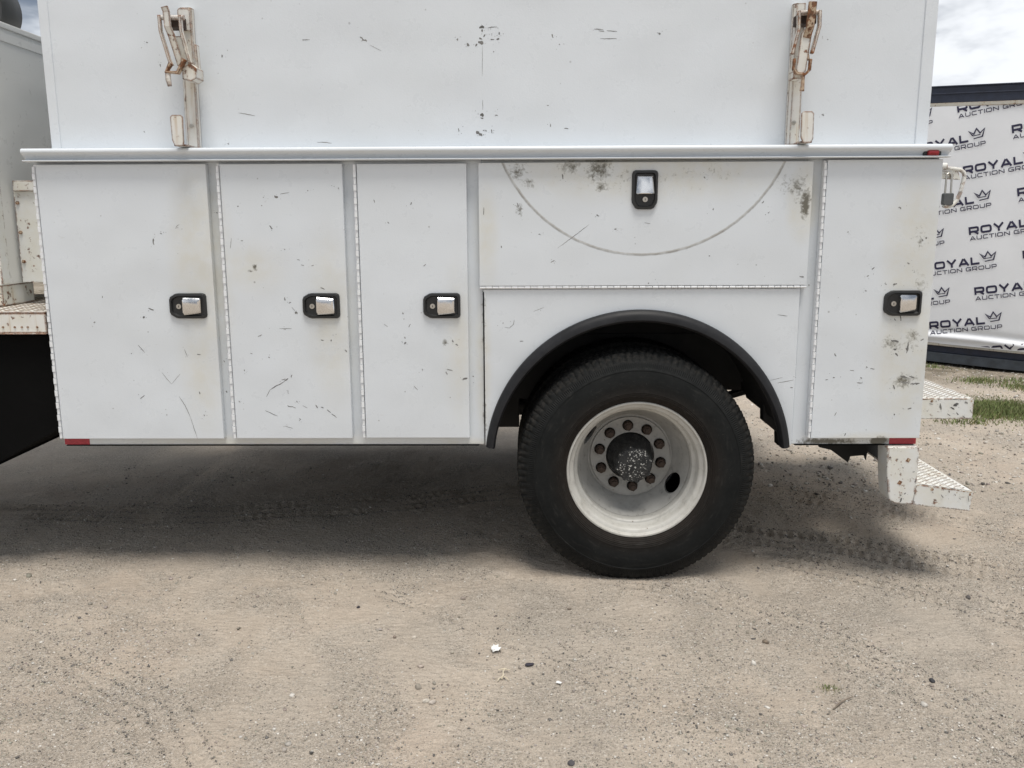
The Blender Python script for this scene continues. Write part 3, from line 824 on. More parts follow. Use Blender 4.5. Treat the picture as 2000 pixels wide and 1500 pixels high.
# inner arch liner
loops = []
for a in np.linspace(R(14), R(168), 48):
    loops.append([(AX + r * math.cos(a), y, AZ + r * math.sin(a)) for r, y in ((.632, .032), (.632, .60), (.645, .60), (.645, .032))])
MB().loft(loops).build('arch_liner', M['chassis'], T, smooth=40)
MB().prism([(1.084, .80), (1.090, .658), (1.158, .603), (1.162, .545), (1.19, .545), (1.19, .80)], .24, .30).build('liner_bracket', M['chassis'], T)
MB().box(.2, 1.152, .55, .58, .785, 1.5).box(-.166, .2, .55, .58, .70, 1.5).build('splash_panel', M['chassis'], T)
MB().box(1.10, 1.35, .60, .70, .715, .93).build('spring_hanger', M['chassis'], T)

# drip rail with its two lips
prof = [(.058, 1.8505), (-.026, 1.8505), (-.034, 1.848), (-.038, 1.842), (-.038, 1.834), (-.034, 1.829), (-.020, 1.822), (-.010, 1.815), (-.006, 1.807),
        (-.010, 1.8055), (-.030, 1.8045), (-.033, 1.8020), (-.030, 1.7995), (.017, 1.7985), (.058, 1.8020)]
MB().prism(prof, -2.018, 1.703, 'X').build('drip_rail', M['paint_box'], T, smooth=50)
mk = MB().tube([(1.612, -.022, 1.8165), (1.655, -.022, 1.8165)], .0125, 16).build('marker_light', M['red'], T, smooth=60, bevel=.004)
MB().box(1.598, 1.669, -.021, -.006, 1.8055, 1.829).build('light_base', M['black'], mk, bevel=.005)
MB().box(-1.997, -1.888, BODY_Y - .0012, BODY_Y, .6065, .635).build('reflector', M['red_tape'], T)['label'] = 'red reflective strip at the front bottom corner'
MB().box(1.575, 1.689, BODY_Y - .0012, BODY_Y, .6065, .636).build('reflector', M['red_tape'], T)['label'] = 'red reflective strip above the bumper post'

# upper box ----------------------------------------------------------
BY = .058
ub = MB().box(-1.935, 1.640, BY, 2.34, 1.852, 3.05).build('upper_box', M['paint_box'], T, bevel=.006)
marks('box', ub, BY)
MB().prism([(-1.937, 1.852), (-1.898, 1.852), (-1.898, 3.052), (-1.937, 3.052)], BY - .006, BY + .02).build('corner_trim', M['paint_box'], ub, bevel=.004, segs=3)
MB().prism([(1.592, 1.852), (1.642, 1.852), (1.642, 3.052), (1.592, 3.052)], BY - .006, BY + .02).build('corner_trim', M['paint_box'], ub, bevel=.004, segs=3)

# ladder clamps ------------------------------------------------------
def xz(L, y):
    return [(p[0], y if len(p) == 2 else p[2], p[1]) for p in L]
def clamp(label, sgn, post, cradle, bolt, parts):
    x0t, x1t, x0b, x1b = post
    m = MB()
    m.loft([[(x0b, BY - .002, 1.853), (x0b, .036, 1.853), (x0b + .012, .024, 1.853), (x1b - .004, .024, 1.853), (x1b, .030, 1.853), (x1b, BY - .002, 1.853)],
            [(x0t, BY - .002, 2.392), (x0t, .036, 2.392), (x0t + .012, .024, 2.392), (x1t - .004, .024, 2.392), (x1t, .030, 2.392), (x1t, BY - .002, 2.392)]])
    o = m.build('ladder_clamp', M['rust'], T, bevel=.002)
    o['label'] = label
    c0, c1 = cradle
    m = MB()
    zt = 1.972
    m.prism([(c0, zt - .008), (c0 + .008, zt), (c1 - .008, zt), (c1, zt - .008), (c1 + .002 * sgn, 1.868), (c1 - .006, 1.853), (c0 + .012, 1.853), (c0 + .002, 1.875)], -.078, -.071)
    m.box(c0 + .006, c1, -.071, .024, 1.8535, 1.8605)
    m.build('cradle', M['rust'], o, bevel=.002)
    MB().tube([(bolt[0], .024, bolt[1]), (bolt[0], .017, bolt[1])], .0085, 12).build('bolt', M['steel'], o, bevel=.002)
    for nm, kind, mat, args in parts:
        m = MB()
        if kind == 'strip':
            m.strip(*args)
        elif kind == 'tube':
            m.tube(*args)
        elif kind == 'prism':
            m.prism(*args)
        elif kind == 'box':
            m.box(*args)
        m.build(nm, M[mat], o, bevel=.0018 if kind != 'tube' else 0, smooth=40 if kind == 'tube' else 0)
clamp('left ladder clamp with a rusty hook', -1, (-1.366, -1.312, -1.373, -1.316), (-1.388, -1.337), (-1.342, 1.939), [
    ('top_plate', 'prism', 'rust', ([(-1.364, 2.302), (-1.314, 2.302), (-1.314, 2.378), (-1.322, 2.386), (-1.358, 2.386), (-1.364, 2.380)], .014, .0235)),
    ('pivot_block', 'box', 'hole_shade', (-1.392, -1.330, -.052, .014, 2.302, 2.346)),  # dark-coloured block stands in for the shaded holes below the cross tube
    ('cross_tube', 'tube', 'rust_more', ([(-1.408, -.055, 2.337), (-1.312, -.055, 2.336)], .0095, 12)),
    ('side_arm', 'strip', 'rust_more', (xz([(-1.406, 2.345), (-1.405, 2.286), (-1.379, 2.180), (-1.370, 2.158)], -.060), .012, .016)),
    ('side_arm', 'strip', 'rust_more', (xz([(-1.327, 2.345), (-1.326, 2.286), (-1.303, 2.180), (-1.300, 2.166)], -.055), .011, .022)),
    ('handle_bar', 'strip', 'rust_more', (xz([(-1.377, 2.372, -.078), (-1.373, 2.355, -.072), (-1.373, 2.300, -.068), (-1.364, 2.268, -.058), (-1.342, 2.162, -.042)], 0), .026, .012)),
    ('clamp_plate', 'prism', 'rust', ([(-1.372, 2.272), (-1.336, 2.272), (-1.306, 2.165), (-1.345, 2.150)], -.040, -.033)),
    ('inner_stay', 'strip', 'rust', (xz([(-1.290, 2.245), (-1.287, 2.145)], -.005), .010, .03)),
    ('hook_clip', 'strip', 'rust_dark', (xz([(-1.370, 2.166), (-1.390, 2.133), (-1.345, 2.130), (-1.315, 2.180)], -.070), .012, .026)),
    ('pivot_block', 'prism', 'rust_more', ([(-1.332, 2.150), (-1.300, 2.168), (-1.278, 2.150), (-1.279, 2.112), (-1.300, 2.100), (-1.334, 2.108)], -.060, .022)),
    ('pin', 'tube', 'rust_more', ([(-1.386, -.070, 2.132), (-1.384, -.074, 2.104), (-1.380, -.074, 2.080)], [.010, .011, .008], 10)),
])
clamp('right ladder clamp with a rusty hanging pin', 1, (1.066, 1.113, 1.064, 1.117), (1.086, 1.136), (1.088, 1.940), [
    ('pivot_block', 'box', 'hole_shade', (1.064, 1.134, -.046, .022, 2.300, 2.338)),  # again a block coloured as hole shade, here on the right clamp
    ('cross_tube', 'tube', 'rust_more', ([(1.053, -.055, 2.336), (1.142, -.055, 2.339)], .0095, 12)),
    ('side_arm', 'strip', 'rust_more', (xz([(1.061, 2.345), (1.064, 2.276), (1.043, 2.186)], -.055), .012, .020)),
    ('side_arm', 'strip', 'rust_more', (xz([(1.139, 2.345), (1.141, 2.288), (1.118, 2.188)], -.060), .012, .020)),
    ('handle_bar', 'strip', 'rust_dark', (xz([(1.105, 2.372, -.080), (1.103, 2.285, -.070), (1.095, 2.245, -.058)], 0), .030, .014)),
    ('clamp_plate', 'prism', 'rust', ([(1.074, 2.262), (1.085, 2.274), (1.104, 2.276), (1.112, 2.262), (1.100, 2.125), (1.088, 2.112), (1.070, 2.112), (1.062, 2.128)], -.060, -.050)),
    ('side_link', 'strip', 'rust_dark', (xz([(1.112, 2.262), (1.104, 2.190), (1.110, 2.165)], -.045), .010, .02)),
    ('hook_clip', 'strip', 'rust_dark', (xz([(1.050, 2.168), (1.049, 2.130), (1.060, 2.114), (1.094, 2.110), (1.110, 2.126), (1.112, 2.166)], -.068), .010, .018)),
    ('pivot_block', 'box', 'rust_more', (1.058, 1.090, -.040, .022, 2.098, 2.128)),
    ('pin', 'tube', 'rust_dark', ([(1.088, -.068, 2.110), (1.087, -.070, 2.075), (1.085, -.070, 2.048)], [.006, .007, .009], 10)),
])

# rear wheels --------------------------------------------------------
WX, WZ = .4885, .499
def tyre_mesh():
    half = [(.296, .012), (.300, -.004), (.312, -.016), (.326, -.0225), (.328, -.0245), (.345, -.0285), (.348, -.0275), (.372, -.032), (.410, -.030), (.438, -.0235), (.440, -.0250), (.446, -.0225), (.449, -.0195), (.470, -.010), (.484, .000), (.496, .010), (.505, .018), (.5115, .026)]
    tread = []
    for a, c in ((.026, .062), (.070, .112), (.120, .160), (.168, .204)):
        tread += [(.5135, a + .001), (.5155, (a + c) / 2), (.5135, c), (.499, c + .002), (.499, c + .0065)]
    tread = tread[:-2]
    W_ = .230
    prof = half + tread[1:] + [(r, W_ - y) for r, y in half[::-1]]
    n = 432
    nh = len(half)
    def mod(i, k, r, y):
        lug = (k % 4) < 1
        if lug and nh - 3 <= i < nh + 2:
            return r - .0038, y + .002
        if lug and i == nh - 4:
            return r - .003, y + .003
        if i >= nh and i < nh + 17 and r > .51:
            return r - (.004 if (k + i) % 4 < 1 else 0), y + .0025 * math.sin(k * math.pi / 2)
        return r, y
    m = MB().lathe(prof, n, False, mod)
    def sag(x, y, z):
        k_ = max(0.0, min(1.0, (-z - .30) / .20)) * max(0.0, 1 - abs(x) / .30)
        bul = .012 * k_ * k_
        y = y - bul if y < .115 else y + bul
        return (x, y, max(z, -WZ + .0015))
    m.v = [sag(*v) for v in m.v]
    return m
def sidewall_ribs(m):
    return m

RIM = [(.302, .014), (.303, -.006), (.300, -.0105), (.294, -.0105), (.290, -.004), (.287, .006), (.277, .010), (.272, .014), (.269, .022), (.267, .060), (.263, .066), (.256, .068), (.251, .074), (.247, .110),
       (.252, .125), (.262, .128), (.276, .10), (.284, .06), (.292, .04)]
DISC = [(.2465, .111), (.240, .128), (.229, .160), (.215, .200), (.202, .226), (.195, .236), (.1925, .247), (.1835, .247), (.181, .236), (.110, .236), (.108, .252), (.198, .258), (.217, .240), (.245, .19), (.252, .127)]
def build_rim(parent):
    MB().lathe(RIM, 128, True).build('rim', M['rim'], parent, smooth=32)
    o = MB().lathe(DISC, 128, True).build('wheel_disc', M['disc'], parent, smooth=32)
    cut = MB()
    for ang in (-31, 149):
        a = R(ang)
        ax = Vector((math.cos(a), 0, math.sin(a)))
        tang = Vector((-math.sin(a), 0, math.cos(a)))
        nrm = (ax * -.40 + Vector((0, -.92, 0))).normalized()
        side = tang.cross(nrm)
        c = ax * .222 + Vector((0, .190, 0))
        lp = [[c + nrm * h + tang * (.050 * math.cos(q)) + side * (.036 * math.sin(q)) for q in np.linspace(0, 2 * math.pi, 28, endpoint=False)] for h in (-.06, .06)]
        cut.loft([[tuple(p) for p in L] for L in lp])
    co = cut.build('cutter', M['rim'])
    bo = o.modifiers.new('holes', 'BOOLEAN')
    bo.operation = 'DIFFERENCE'
    bo.object = co
    bo.solver = 'EXACT'
    o.parent = None
    bpy.context.view_layer.update()
    dg = bpy.context.evaluated_depsgraph_get()
    me = bpy.data.meshes.new_from_object(o.evaluated_get(dg))
    o.modifiers.clear()
    old = o.data
    o.data = me
    me.polygons.foreach_set('use_smooth', [True] * len(me.polygons))
    me.set_sharp_from_angle(angle=R(32))
    bpy.data.meshes.remove(old)
    bpy.data.objects.remove(co)
    o.parent = parent

wheel = empty('wheel', (WX, 0, WZ), T)
wheel['label'] = 'outer rear wheel with white dished rim'
tyre_mesh().build('tyre', M['tyre'], wheel, smooth=30)
build_rim(wheel)
hub = MB().lathe([(.001, .075), (.060, .075), (.072, .078), (.076, .084), (.080, .092), (.082, .150), (.084, .185), (.101, .215), (.106, .26), (.02, .26)], 64)
hb = hub.build('hub', M['hub'], wheel, smooth=35)
for k in range(8):
    a = 2 * math.pi * k / 8 + .2
    MB().tube([(.074 * math.cos(a), .094, .074 * math.sin(a)), (.074 * math.cos(a), .080, .074 * math.sin(a))], .011, 6).build('hub_bolt', M['hub'], hb, bevel=.002)
nut_src = None
for k in range(10):
    a = R(95.2 - 36 * k)
    x, z = .143 * math.cos(a), .143 * math.sin(a)
    if nut_src is None:
        m = MB()
        m.tube([(0, .2395, 0), (0, .236, 0)], .0250, 20)
        m.tube([(0, .236, 0), (0, .214, 0), (0, .210, 0)], [.0222, .0222, .018], 6)
        m.tube([(0, .210, 0), (0, .200, 0)], .011, 10)
        nut_src = m.build('lug_nut', M['lug'], wheel, loc=(x, 0, z), smooth=30)
    else:
        c = nut_src.copy()
        COL.objects.link(c)
        c.parent = wheel
        c.location = (x, 0, z)
        c.rotation_euler = (0, random.uniform(0, 6), 0)
def copy_wheel(yoff, flip, label):
    w2 = empty('wheel', (WX, yoff, WZ), T)
    w2['label'] = label
    if flip:
        w2.scale = (1, -1, 1)
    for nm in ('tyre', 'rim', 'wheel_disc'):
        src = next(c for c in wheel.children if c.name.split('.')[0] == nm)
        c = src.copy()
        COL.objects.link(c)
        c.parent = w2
copy_wheel(.52, True, 'inner rear wheel of the near dual pair')
copy_wheel(1.88, False, 'inner rear wheel of the far dual pair')
copy_wheel(2.40, True, 'outer rear wheel on the far side')
MB().tube([(WX, .26, WZ), (WX, 2.14, WZ)], .07, 16).tube([(WX, 1.08, WZ), (WX, 1.14, WZ), (WX, 1.26, WZ), (WX, 1.32, WZ)], [.1, .19, .19, .1], 20).build('rear_axle', M['chassis'], T, smooth=40)

# chassis ------------------------------------------------------------
for y in (.76, 1.58):
    MB().box(-5.0, 1.62, y, y + .075, .70, .93).build('frame_rail', M['chassis'], T, bevel=.004)
    m = MB()
    for k in range(5):
        hw = .75 - .11 * k
        m.strip([(WX - hw, y + .04, .66 - .016 * k + .05), (WX - hw * .5, y + .04, .60 - .016 * k), (WX, y + .04, .585 - .016 * k), (WX + hw * .5, y + .04, .60 - .016 * k), (WX + hw, y + .04, .66 - .016 * k + .05)], .012, .07)
    m.build('leaf_spring', M['chassis'], T)
MB().box(-.20, -.02, .60, .70, .545, .70).build('shock_mount', M['chassis'], T, bevel=.004)
MB().tube([(-1.7, .62, .70), (-.5, .62, .69), (-.18, .66, .70)], .035, 12).build('exhaust_pipe', M['chassis'], T, smooth=40)
MB().prism([(1.388, .612), (1.388, .508), (1.442, .495), (1.525, .434), (1.535, .464), (1.612, .471), (1.612, .520), (1.612, .612)], .345, .365).build('hitch_bracket', M['chassis'], T)
MB().prism([(1.604, .612), (1.598, .500), (1.626, .434), (1.628, .478), (1.718, .416), (1.718, .612)], .385, .40).build('hitch_bracket', M['chassis'], T)

MB().box(-1.90, -.35, 1.95, 2.36, .30, .600).build('added_shade_toolbox', M['chassis'], T, bevel=.01)  # unseen box added to darken the ground shadow under the truck
MB().tube([(-1.75, 1.17, .58), (-1.74, 1.17, .58), (-.55, 1.17, .58), (-.54, 1.17, .58)], [.12, .165, .165, .12], 28).build('added_shade_tank', M['chassis'], T, smooth=40)  # unseen tank shape, also added to deepen the shadow core
MB().tube([(-2.2, 1.20, .62), (.36, 1.20, .50)], .045, 16).build('added_shade_shaft', M['chassis'], T, smooth=40)  # unseen shaft, added with them to darken the underside
MB().box(.95, .965, 1.9, 2.4, .16, .62).build('added_shade_flap', M['rubber'], T)  # unseen far-side flap added to hold light off the shadow
# rear bumper ----------------------------------------------------------
m = MB().prism([(1.553, .603), (1.690, .603), (1.692, .452), (1.680, .345), (1.603, .351), (1.580, .366), (1.572, .392), (1.560, .483)], -.006, .10)
post = m.build('bumper_post', M['bumper'], T, bevel=.006)
m = MB()
m.box(-.004, .014, -.011, -.006, -.011, .011)
for (x, z) in ((1.645, .545), (1.617, .445)):
    q = MB().prism([(x - .011, z - .004), (x - .002, z + .010), (x + .011, z + .004), (x + .003, z - .011)], -.0072, -.0058)
    q.build('rust_hole', M['rust_dark'], post)
bp = MB().prism([(1.690, .436), (1.937, .402), (1.931, .314), (1.684, .344)], -.002, .30).prism([(1.694, .4355), (1.936, .402), (1.936, .390), (1.694, .4235)], .3005, .72).build('bumper_step', M['bumper'], T, bevel=.004)
def rust_edge(parent, a, b, y, seed, drips=3):
    r4 = random.Random(seed)
    m = MB()
    n = 46
    prev = None
    for k in range(n + 1):
        f = k / n
        x, z = a[0] + (b[0] - a[0]) * f, a[1] + (b[1] - a[1]) * f
        h = r4.uniform(.0008, .0045) * (1.6 if r4.random() < .18 else 1) * (0.25 if r4.random() < .3 else 1)
        cur = ((x, y, z + .0006), (x, y, z - h))
        if prev:
            m.add([prev[0], cur[0], cur[1], prev[1]], [(0, 1, 2, 3)])
        prev = cur
    for k in range(drips):
        f = r4.random()
        x, z = a[0] + (b[0] - a[0]) * f, a[1] + (b[1] - a[1]) * f
        rr = r4.uniform(.003, .007)
        q_ = [(x + rr * r4.uniform(.6, 1.3) * math.cos(t0), y - .0002, z - .012 + rr * 1.2 * r4.uniform(.6, 1.3) * math.sin(t0)) for t0 in np.linspace(0, 5.6, 8)]
        m.add(q_, [tuple(range(8))])
    o = m.build('rust_edge', M['rust_dark'], parent)
    o['kind'] = 'stuff'
MB().box(1.672, 1.6835, .105, .305, .335, .60).build('step_gusset', M['chassis'], bp)
rust_edge(bp, (1.694, .4345), (1.934, .4015), -.0028, 5, 4)
def lozenges(parent, x0, x1, y0, y1, zf, pitch=.031):
    m = MB()
    j = 0
    y = y0 + pitch / 2
    while y < y1:
        x = x0 + (pitch / 2 if j % 2 else 0) + .012
        i = 0
        while x < x1 - .008:
            a = R(45 if (i + j) % 2 else -45)
            ca, sa = math.cos(a), math.sin(a)
            pts = [(.0125, 0), (0, .0042), (-.0125, 0), (0, -.0042)]
            vs = [(x + px * ca - py * sa, y + px * sa + py * ca) for px, py in pts]
            vs = [(vx, vy, zf(vx) + .0002) for vx, vy in vs] + [(x, y, zf(x) + .0024)]
            m.add(vs, [(0, 1, 4), (1, 2, 4), (2, 3, 4), (3, 0, 4)])
            x += pitch
            i += 1
        y += pitch / 2
        j += 1
    o = m.build('tread_pattern', M['tread_plate'], parent)
    o['kind'] = 'stuff'
MB().prism([(1.694, .4375), (1.934, .4045), (1.934, .4055), (1.694, .4385)], .004, .71).build('tread_plate', M['bumper'], bp)
lozenges(bp, 1.70, 1.93, .006, .70, lambda x: .4385 - (x - 1.694) * .1375)
up_ = MB().box(1.35, 2.222, .60, 1.75, .583, .688).build('upper_step', M['bumper'], T, bevel=.005)
MB().box(1.36, 2.216, .606, 1.744, .6875, .6892).build('tread_plate', M['bumper'], up_)
rust_edge(up_, (1.70, .6865), (2.218, .6865), .5988, 8, 6)
lozenges(up_, 1.40, 2.215, .61, 1.74, lambda x: .6892)

marks('us', up_, .5995)
marks('bs', bp, -.0065)
# swing latch on the rear edge
m = MB()
m.tube([(1.690, .10, 1.772), (1.748, .10, 1.770)], .0150, 14)
m.tube([(1.74, .10, 1.764), (1.775, .10, 1.761), (1.806, .10, 1.757), (1.822, .10, 1.747), (1.827, .10, 1.730), (1.817, .10, 1.667), (1.805, .10, 1.634), (1.790, .10, 1.617), (1.768, .09, 1.608), (1.742, .08, 1.612)], [.0085] * 5 + [.0085] * 5, 10)
sl = m.build('swing_latch', M['bumper'], T, smooth=45)
MB().prism([(1.695, 1.757), (1.80, 1.750), (1.812, 1.716), (1.695, 1.722)], .098, .104).build('latch_plate', M['bumper'], sl, bevel=.002)
MB().tube([(1.771, .092, 1.733), (1.771, .110, 1.733)], .009, 12).build('latch_rivet', M['steel'], sl, smooth=40)

# front cabinet, walkway and skirt -------------------------------------
fc = MB().box(-3.6, -2.300, .205, 2.2, 1.285, 2.405).build('front_cabinet', M['paint_cab'], T, bevel=.004)
MB().box(-3.62, -2.292, .190, 2.2, 2.402, 2.428).build('roof_lip', M['paint_cab'], fc, bevel=.004)
MB().box(-2.302, -2.296, .200, 2.1, 2.345, 2.385).build('roof_trim', M['paint_cab'], fc, bevel=.002)
MB().box(-2.302, -2.2945, .206, .268, 1.29, 2.34).build('corner_trim', M['bumper'], fc, bevel=.002)
MB().box(-3.6, -2.306, .215, .465, 1.193, 1.284).build('base_channel', M['rust_more'], fc, bevel=.003)
gp = MB().box(-2.289, -2.02, .350, .358, 1.289, 1.716).build('gap_panel', M['bumper'], T, bevel=.003)
for z in (1.645, 1.514, 1.383):
    MB().tube([(-2.272, .350, z), (-2.272, .342, z)], .0085, 6).build('bolt', M['rust_dark'], gp, bevel=.0015)
MB().box(-2.280, -2.18, .335, .352, 1.695, 1.742).build('rusty_bracket', M['rust_more'], gp, bevel=.003)
wk = MB().box(-3.6, -2.006, .000, .90, 1.183, 1.190).box(-3.6, -2.008, .0, .008, 1.099, 1.182).box(-3.6, -2.006, -.010, .03, 1.095, 1.1005).box(-2.02, -2.008, .009, .2, 1.101, 1.182).build('walkway', M['rust_more'], T, bevel=.002)
lozenges(wk, -2.9, -2.015, .01, .7, lambda x: 1.190)
for x in (-2.045, -2.085, -2.11, -2.14, -2.19):
    MB().tube([(x, -.0005, 1.125), (x, -.004, 1.125)], .0045, 8).build('rivet', M['rust_dark'], wk)
MB().box(-3.6, -2.300, .02, 1.5, .511, 1.07).build('skirt_box', M['deep_black'], T, bevel=.004)
MB().box(-2.29, -2.01, .60, 1.9, .62, 1.18).build('crossmember', M['deep_black'], T)
MB().prism([(-2.299, .525), (-2.012, .680), (-2.012, 1.085), (-2.299, 1.085)], .035, .55).build('gap_sun_blocker', M['deep_black'], T)  # slanted black plate added to keep sun out of the front gap
rl = MB().lathe([(.02, -.02), (.10, -.02), (.125, -.05), (.150, -.055), (.160, -.03), (.160, .10), (.150, .12), (.02, .12)], 48).build('hose_reel', M['dirt_smear'], T, smooth=35, loc=(-2.682, .90, 2.590))
MB().tube([(.085, -.03, .01), (.09, -.06, .03), (.10, -.07, .035), (.112, -.06, .022), (.115, -.04, .005)], .006, 8).build('hook', M['steel'], rl, smooth=40)

# padlock hanging from the swing latch ----------------------------------
pl = empty('padlock', (1.758, .085, 1.612))
tag(pl, 'dark grey padlock hanging from the latch at the rear corner of the truck', 'padlock')
MB().prism([(-.021, .006), (-.021, .046), (-.017, .050), (.017, .050), (.021, .046), (.021, .006), (.015, 0), (-.015, 0)], -.012, .012).build('lock_body', M['grey_lock'], pl, bevel=.003)
MB().tube([(-.012, 0, .05), (-.012, 0, .118), (-.009, .003, .127), (0, .006, .131), (.009, .006, .127), (.012, .004, .118), (.012, 0, .05)], .0042, 8).build('shackle', M['steel'], pl, smooth=50)

# ================================================================== container and banner
TILT = .035
UH = Vector((.835, -.549, 0)).normalized()
U = (UH - Vector((0, 0, TILT))).normalized()
NRM = Vector((-UH.y * -1, 0, 0))
NRM = Vector((UH.y, -UH.x, 0)).normalized()          # towards the camera
V = NRM.cross(U)
if V.z < 0:
    V = -V
O = Vector((4.46, 5.87, .0))
def cw(u, v, n):
    return O + U * u + V * v + NRM * n
def cbox(m, u0, u1, v0, v1, n0, n1):
    vs = [cw(u, v, n) for v in (v0, v1) for n in (n0, n1) for u in (u0, u1)]
    return m.add(vs, [(0, 2, 3, 1), (4, 5, 7, 6), (0, 1, 5, 4), (2, 6, 7, 3), (0, 4, 6, 2), (1, 3, 7, 5)])
U0, U1, HT = -3.6, 2.5, 2.90
cont = empty('shipping_container', O)
tag(cont, 'navy blue shipping container behind the truck at the lot edge', 'container')
def cpart(m, name, mat, bevel=.006, parent=None):
    o = m.build(name, M[mat], bevel=bevel)
    o.parent = cont if parent is None else parent
    o.matrix_parent_inverse = Matrix.Translation(-O)
    return o
m = MB()
loops = []
prof = []
u = U0 + .1
while u < U1 - .1:
    prof += [(u, -.045), (u + .07, -.045), (u + .11, -.075), (u + .18, -.075)]
    u += .22
pts = [cw(a, .16, c) for a, c in prof] + [cw(a, HT - .12, c) for a, c in prof]
k = len(prof)
m.add(pts, [(i, i + 1, i + 1 + k, i + k) for i in range(k - 1)])
cbox(m, U0 + .05, U1 - .05, .16, HT - .05, -2.40, -.09)
cpart(m, 'side_wall', 'navy', 0)
cpart(cbox(MB(), U0, U1, HT - .16, HT, -.10, .012), 'top_rail', 'navy')
cpart(cbox(cbox(MB(), U0, U1, HT - .075, HT - .060, .012, .022), U0, U1, HT - .002, HT + .012, -.10, .03), 'rail_lip', 'navy')
cpart(cbox(MB(), U0, U1, .020, .125, -.10, .030), 'bottom_rail', 'slate')
cpart(cbox(MB(), U0, U1, .126, .200, -.10, .010), 'bottom_rail_web', 'navy')
for uu in (U0, U1 - .16):
    cpart(cbox(MB(), uu, uu + .16, .02, HT, -2.44, -.101), 'end_frame', 'navy')
cpart(cbox(MB(), U0, U1, -.6, .019, -2.3, -.14), 'ground_sill', 'deep_black', 0)
# banner clamped between two weathered battens
ban = empty('banner', cw(-.5, .2, .03))
tag(ban, 'white vinyl banner printed all over with navy logos on the container', 'banner')
BL = cw(-.5, .2, .03)
def bpart(o):
    o.parent = ban
    o.matrix_parent_inverse = Matrix.Translation(-BL)
    return o
def relief(u, v):
    w_ = .010 * math.sin(1.7 * u + .9 * v + .3) + .006 * math.sin(4.1 * u - 1.3 * v)
    w_ += .022 * math.exp(-((v - (.30 - .025 * u + .02 * math.sin(3 * u))) / .035) ** 2) - .014 * math.exp(-((v - .37 + .03 * u) / .04) ** 2)
    return .045 + w_
BV0, BV1 = .228, HT - .198
us = np.arange(U0 + .05, U1 - .05, .06)
vv_ = np.concatenate([np.arange(BV0, .55, .012), np.linspace(.55, BV1, 34)])
m = MB()
pts = [cw(a, c, relief(a, c)) for c in vv_ for a in us]
k = len(us)
m.add(pts, [(j * k + i, j * k + i + 1, (j + 1) * k + i + 1, (j + 1) * k + i) for j in range(len(vv_) - 1) for i in range(k - 1)])
bpart(m.build('banner_sheet', M['banner'], smooth=60))
bpart(cbox(MB(), U0 + .03, U1 - .03, HT - .200, HT - .163, .014, .050).build('batten', M['frame_metal'], bevel=.003))
bpart(cbox(MB(), U0 + .03, U1 - .03, .203, .233, .012, .052).build('batten', M['frame_metal'], bevel=.003))

def glyph(ch, wd, t):
    h = t / 2
    L, Rr, B, Tp, c = h, wd - h, h, 1 - h, .20
    if ch == 'O':
        return [([(L + c, B), (Rr - c, B), (Rr - c * .3, B + c * .3), (Rr, B + c), (Rr, Tp - c), (Rr - c * .3, Tp - c * .3), (Rr - c, Tp), (L + c, Tp), (L + c * .3, Tp - c * .3), (L, Tp - c), (L, B + c), (L + c * .3, B + c * .3)], True)]
    bowl = [(L, Tp), (Rr - c, Tp), (Rr - .02, Tp - c * .3), (Rr, Tp - c), (Rr, .36 + c), (Rr - .02, .36 + c * .3), (Rr - c, .36), (L, .36)]
    if ch == 'R':
        return [([(L, 0), (L, 1)], False), (bowl, False), ([(wd * .52, .36), (wd - h * .95, 0)], False)]
    if ch == 'P':
        return [([(L, 0), (L, 1)], False), (bowl, False)]
    if ch == 'Y':
        return [([(h, 1), (wd / 2, .42)], False), ([(wd - h, 1), (wd / 2, .42)], False), ([(wd / 2, .50), (wd / 2, 0)], False)]
    if ch == 'A':
        return [([(h * .9, 0), (wd / 2 - h * .3, Tp + h * .6)], False), ([(wd - h * .9, 0), (wd / 2 + h * .3, Tp + h * .6)], False), ([(wd * .22, .28), (wd * .78, .28)], False)]
    if ch == 'L':
        return [([(L, 1), (L, 0)], False), ([(L, B), (wd, B)], False)]
    if ch == 'U':
        return [([(L, 1), (L, B + c), (L + c * .3, B + c * .3), (L + c, B), (Rr - c, B), (Rr - c * .3, B + c * .3), (Rr, B + c), (Rr, 1)], False)]
    if ch == 'C':
        return [([(wd, Tp), (L + c, Tp), (L + c * .3, Tp - c * .3), (L, Tp - c), (L, B + c), (L + c * .3, B + c * .3), (L + c, B), (wd, B)], False)]
    if ch == 'G':
        return [([(wd * .97, Tp), (L + c, Tp), (L + c * .3, Tp - c * .3), (L, Tp - c), (L, B + c), (L + c * .3, B + c * .3), (L + c, B), (Rr, B), (Rr, .47), (wd * .55, .47)], False)]
    if ch == 'T':
        return [([(0, Tp), (wd, Tp)], False), ([(wd / 2, Tp), (wd / 2, 0)], False)]
    if ch == 'I':
        return [([(h, 0), (h, 1)], False)]
    if ch == 'N':
        return [([(L, 0), (L, 1)], False), ([(L, 1 - h * .7), (Rr, h * .7)], False), ([(Rr, 0), (Rr, 1)], False)]
    return []
def stroke(pts, closed, t):
    P = [Vector(p) for p in pts]
    n = len(P)
    left, right = [], []
    for i in range(n):
        a = P[i - 1] if (closed or i > 0) else None
        c = P[(i + 1) % n] if (closed or i < n - 1) else None
        d0 = (P[i] - a).normalized() if a is not None else (c - P[i]).normalized()
        d1_ = (c - P[i]).normalized() if c is not None else d0
        n0, n1_ = Vector((-d0.y, d0.x)), Vector((-d1_.y, d1_.x))
        mm = (n0 + n1_)
        mm = mm.normalized() if mm.length > 1e-4 else n0
        s = t / 2 / max(.45, mm.dot(n0))
        left.append(P[i] + mm * s)
        right.append(P[i] - mm * s)
    q = []
    for i in range(n if closed else n - 1):
        j = (i + 1) % n
        q.append((left[i], left[j], right[j], right[i]))
    return q
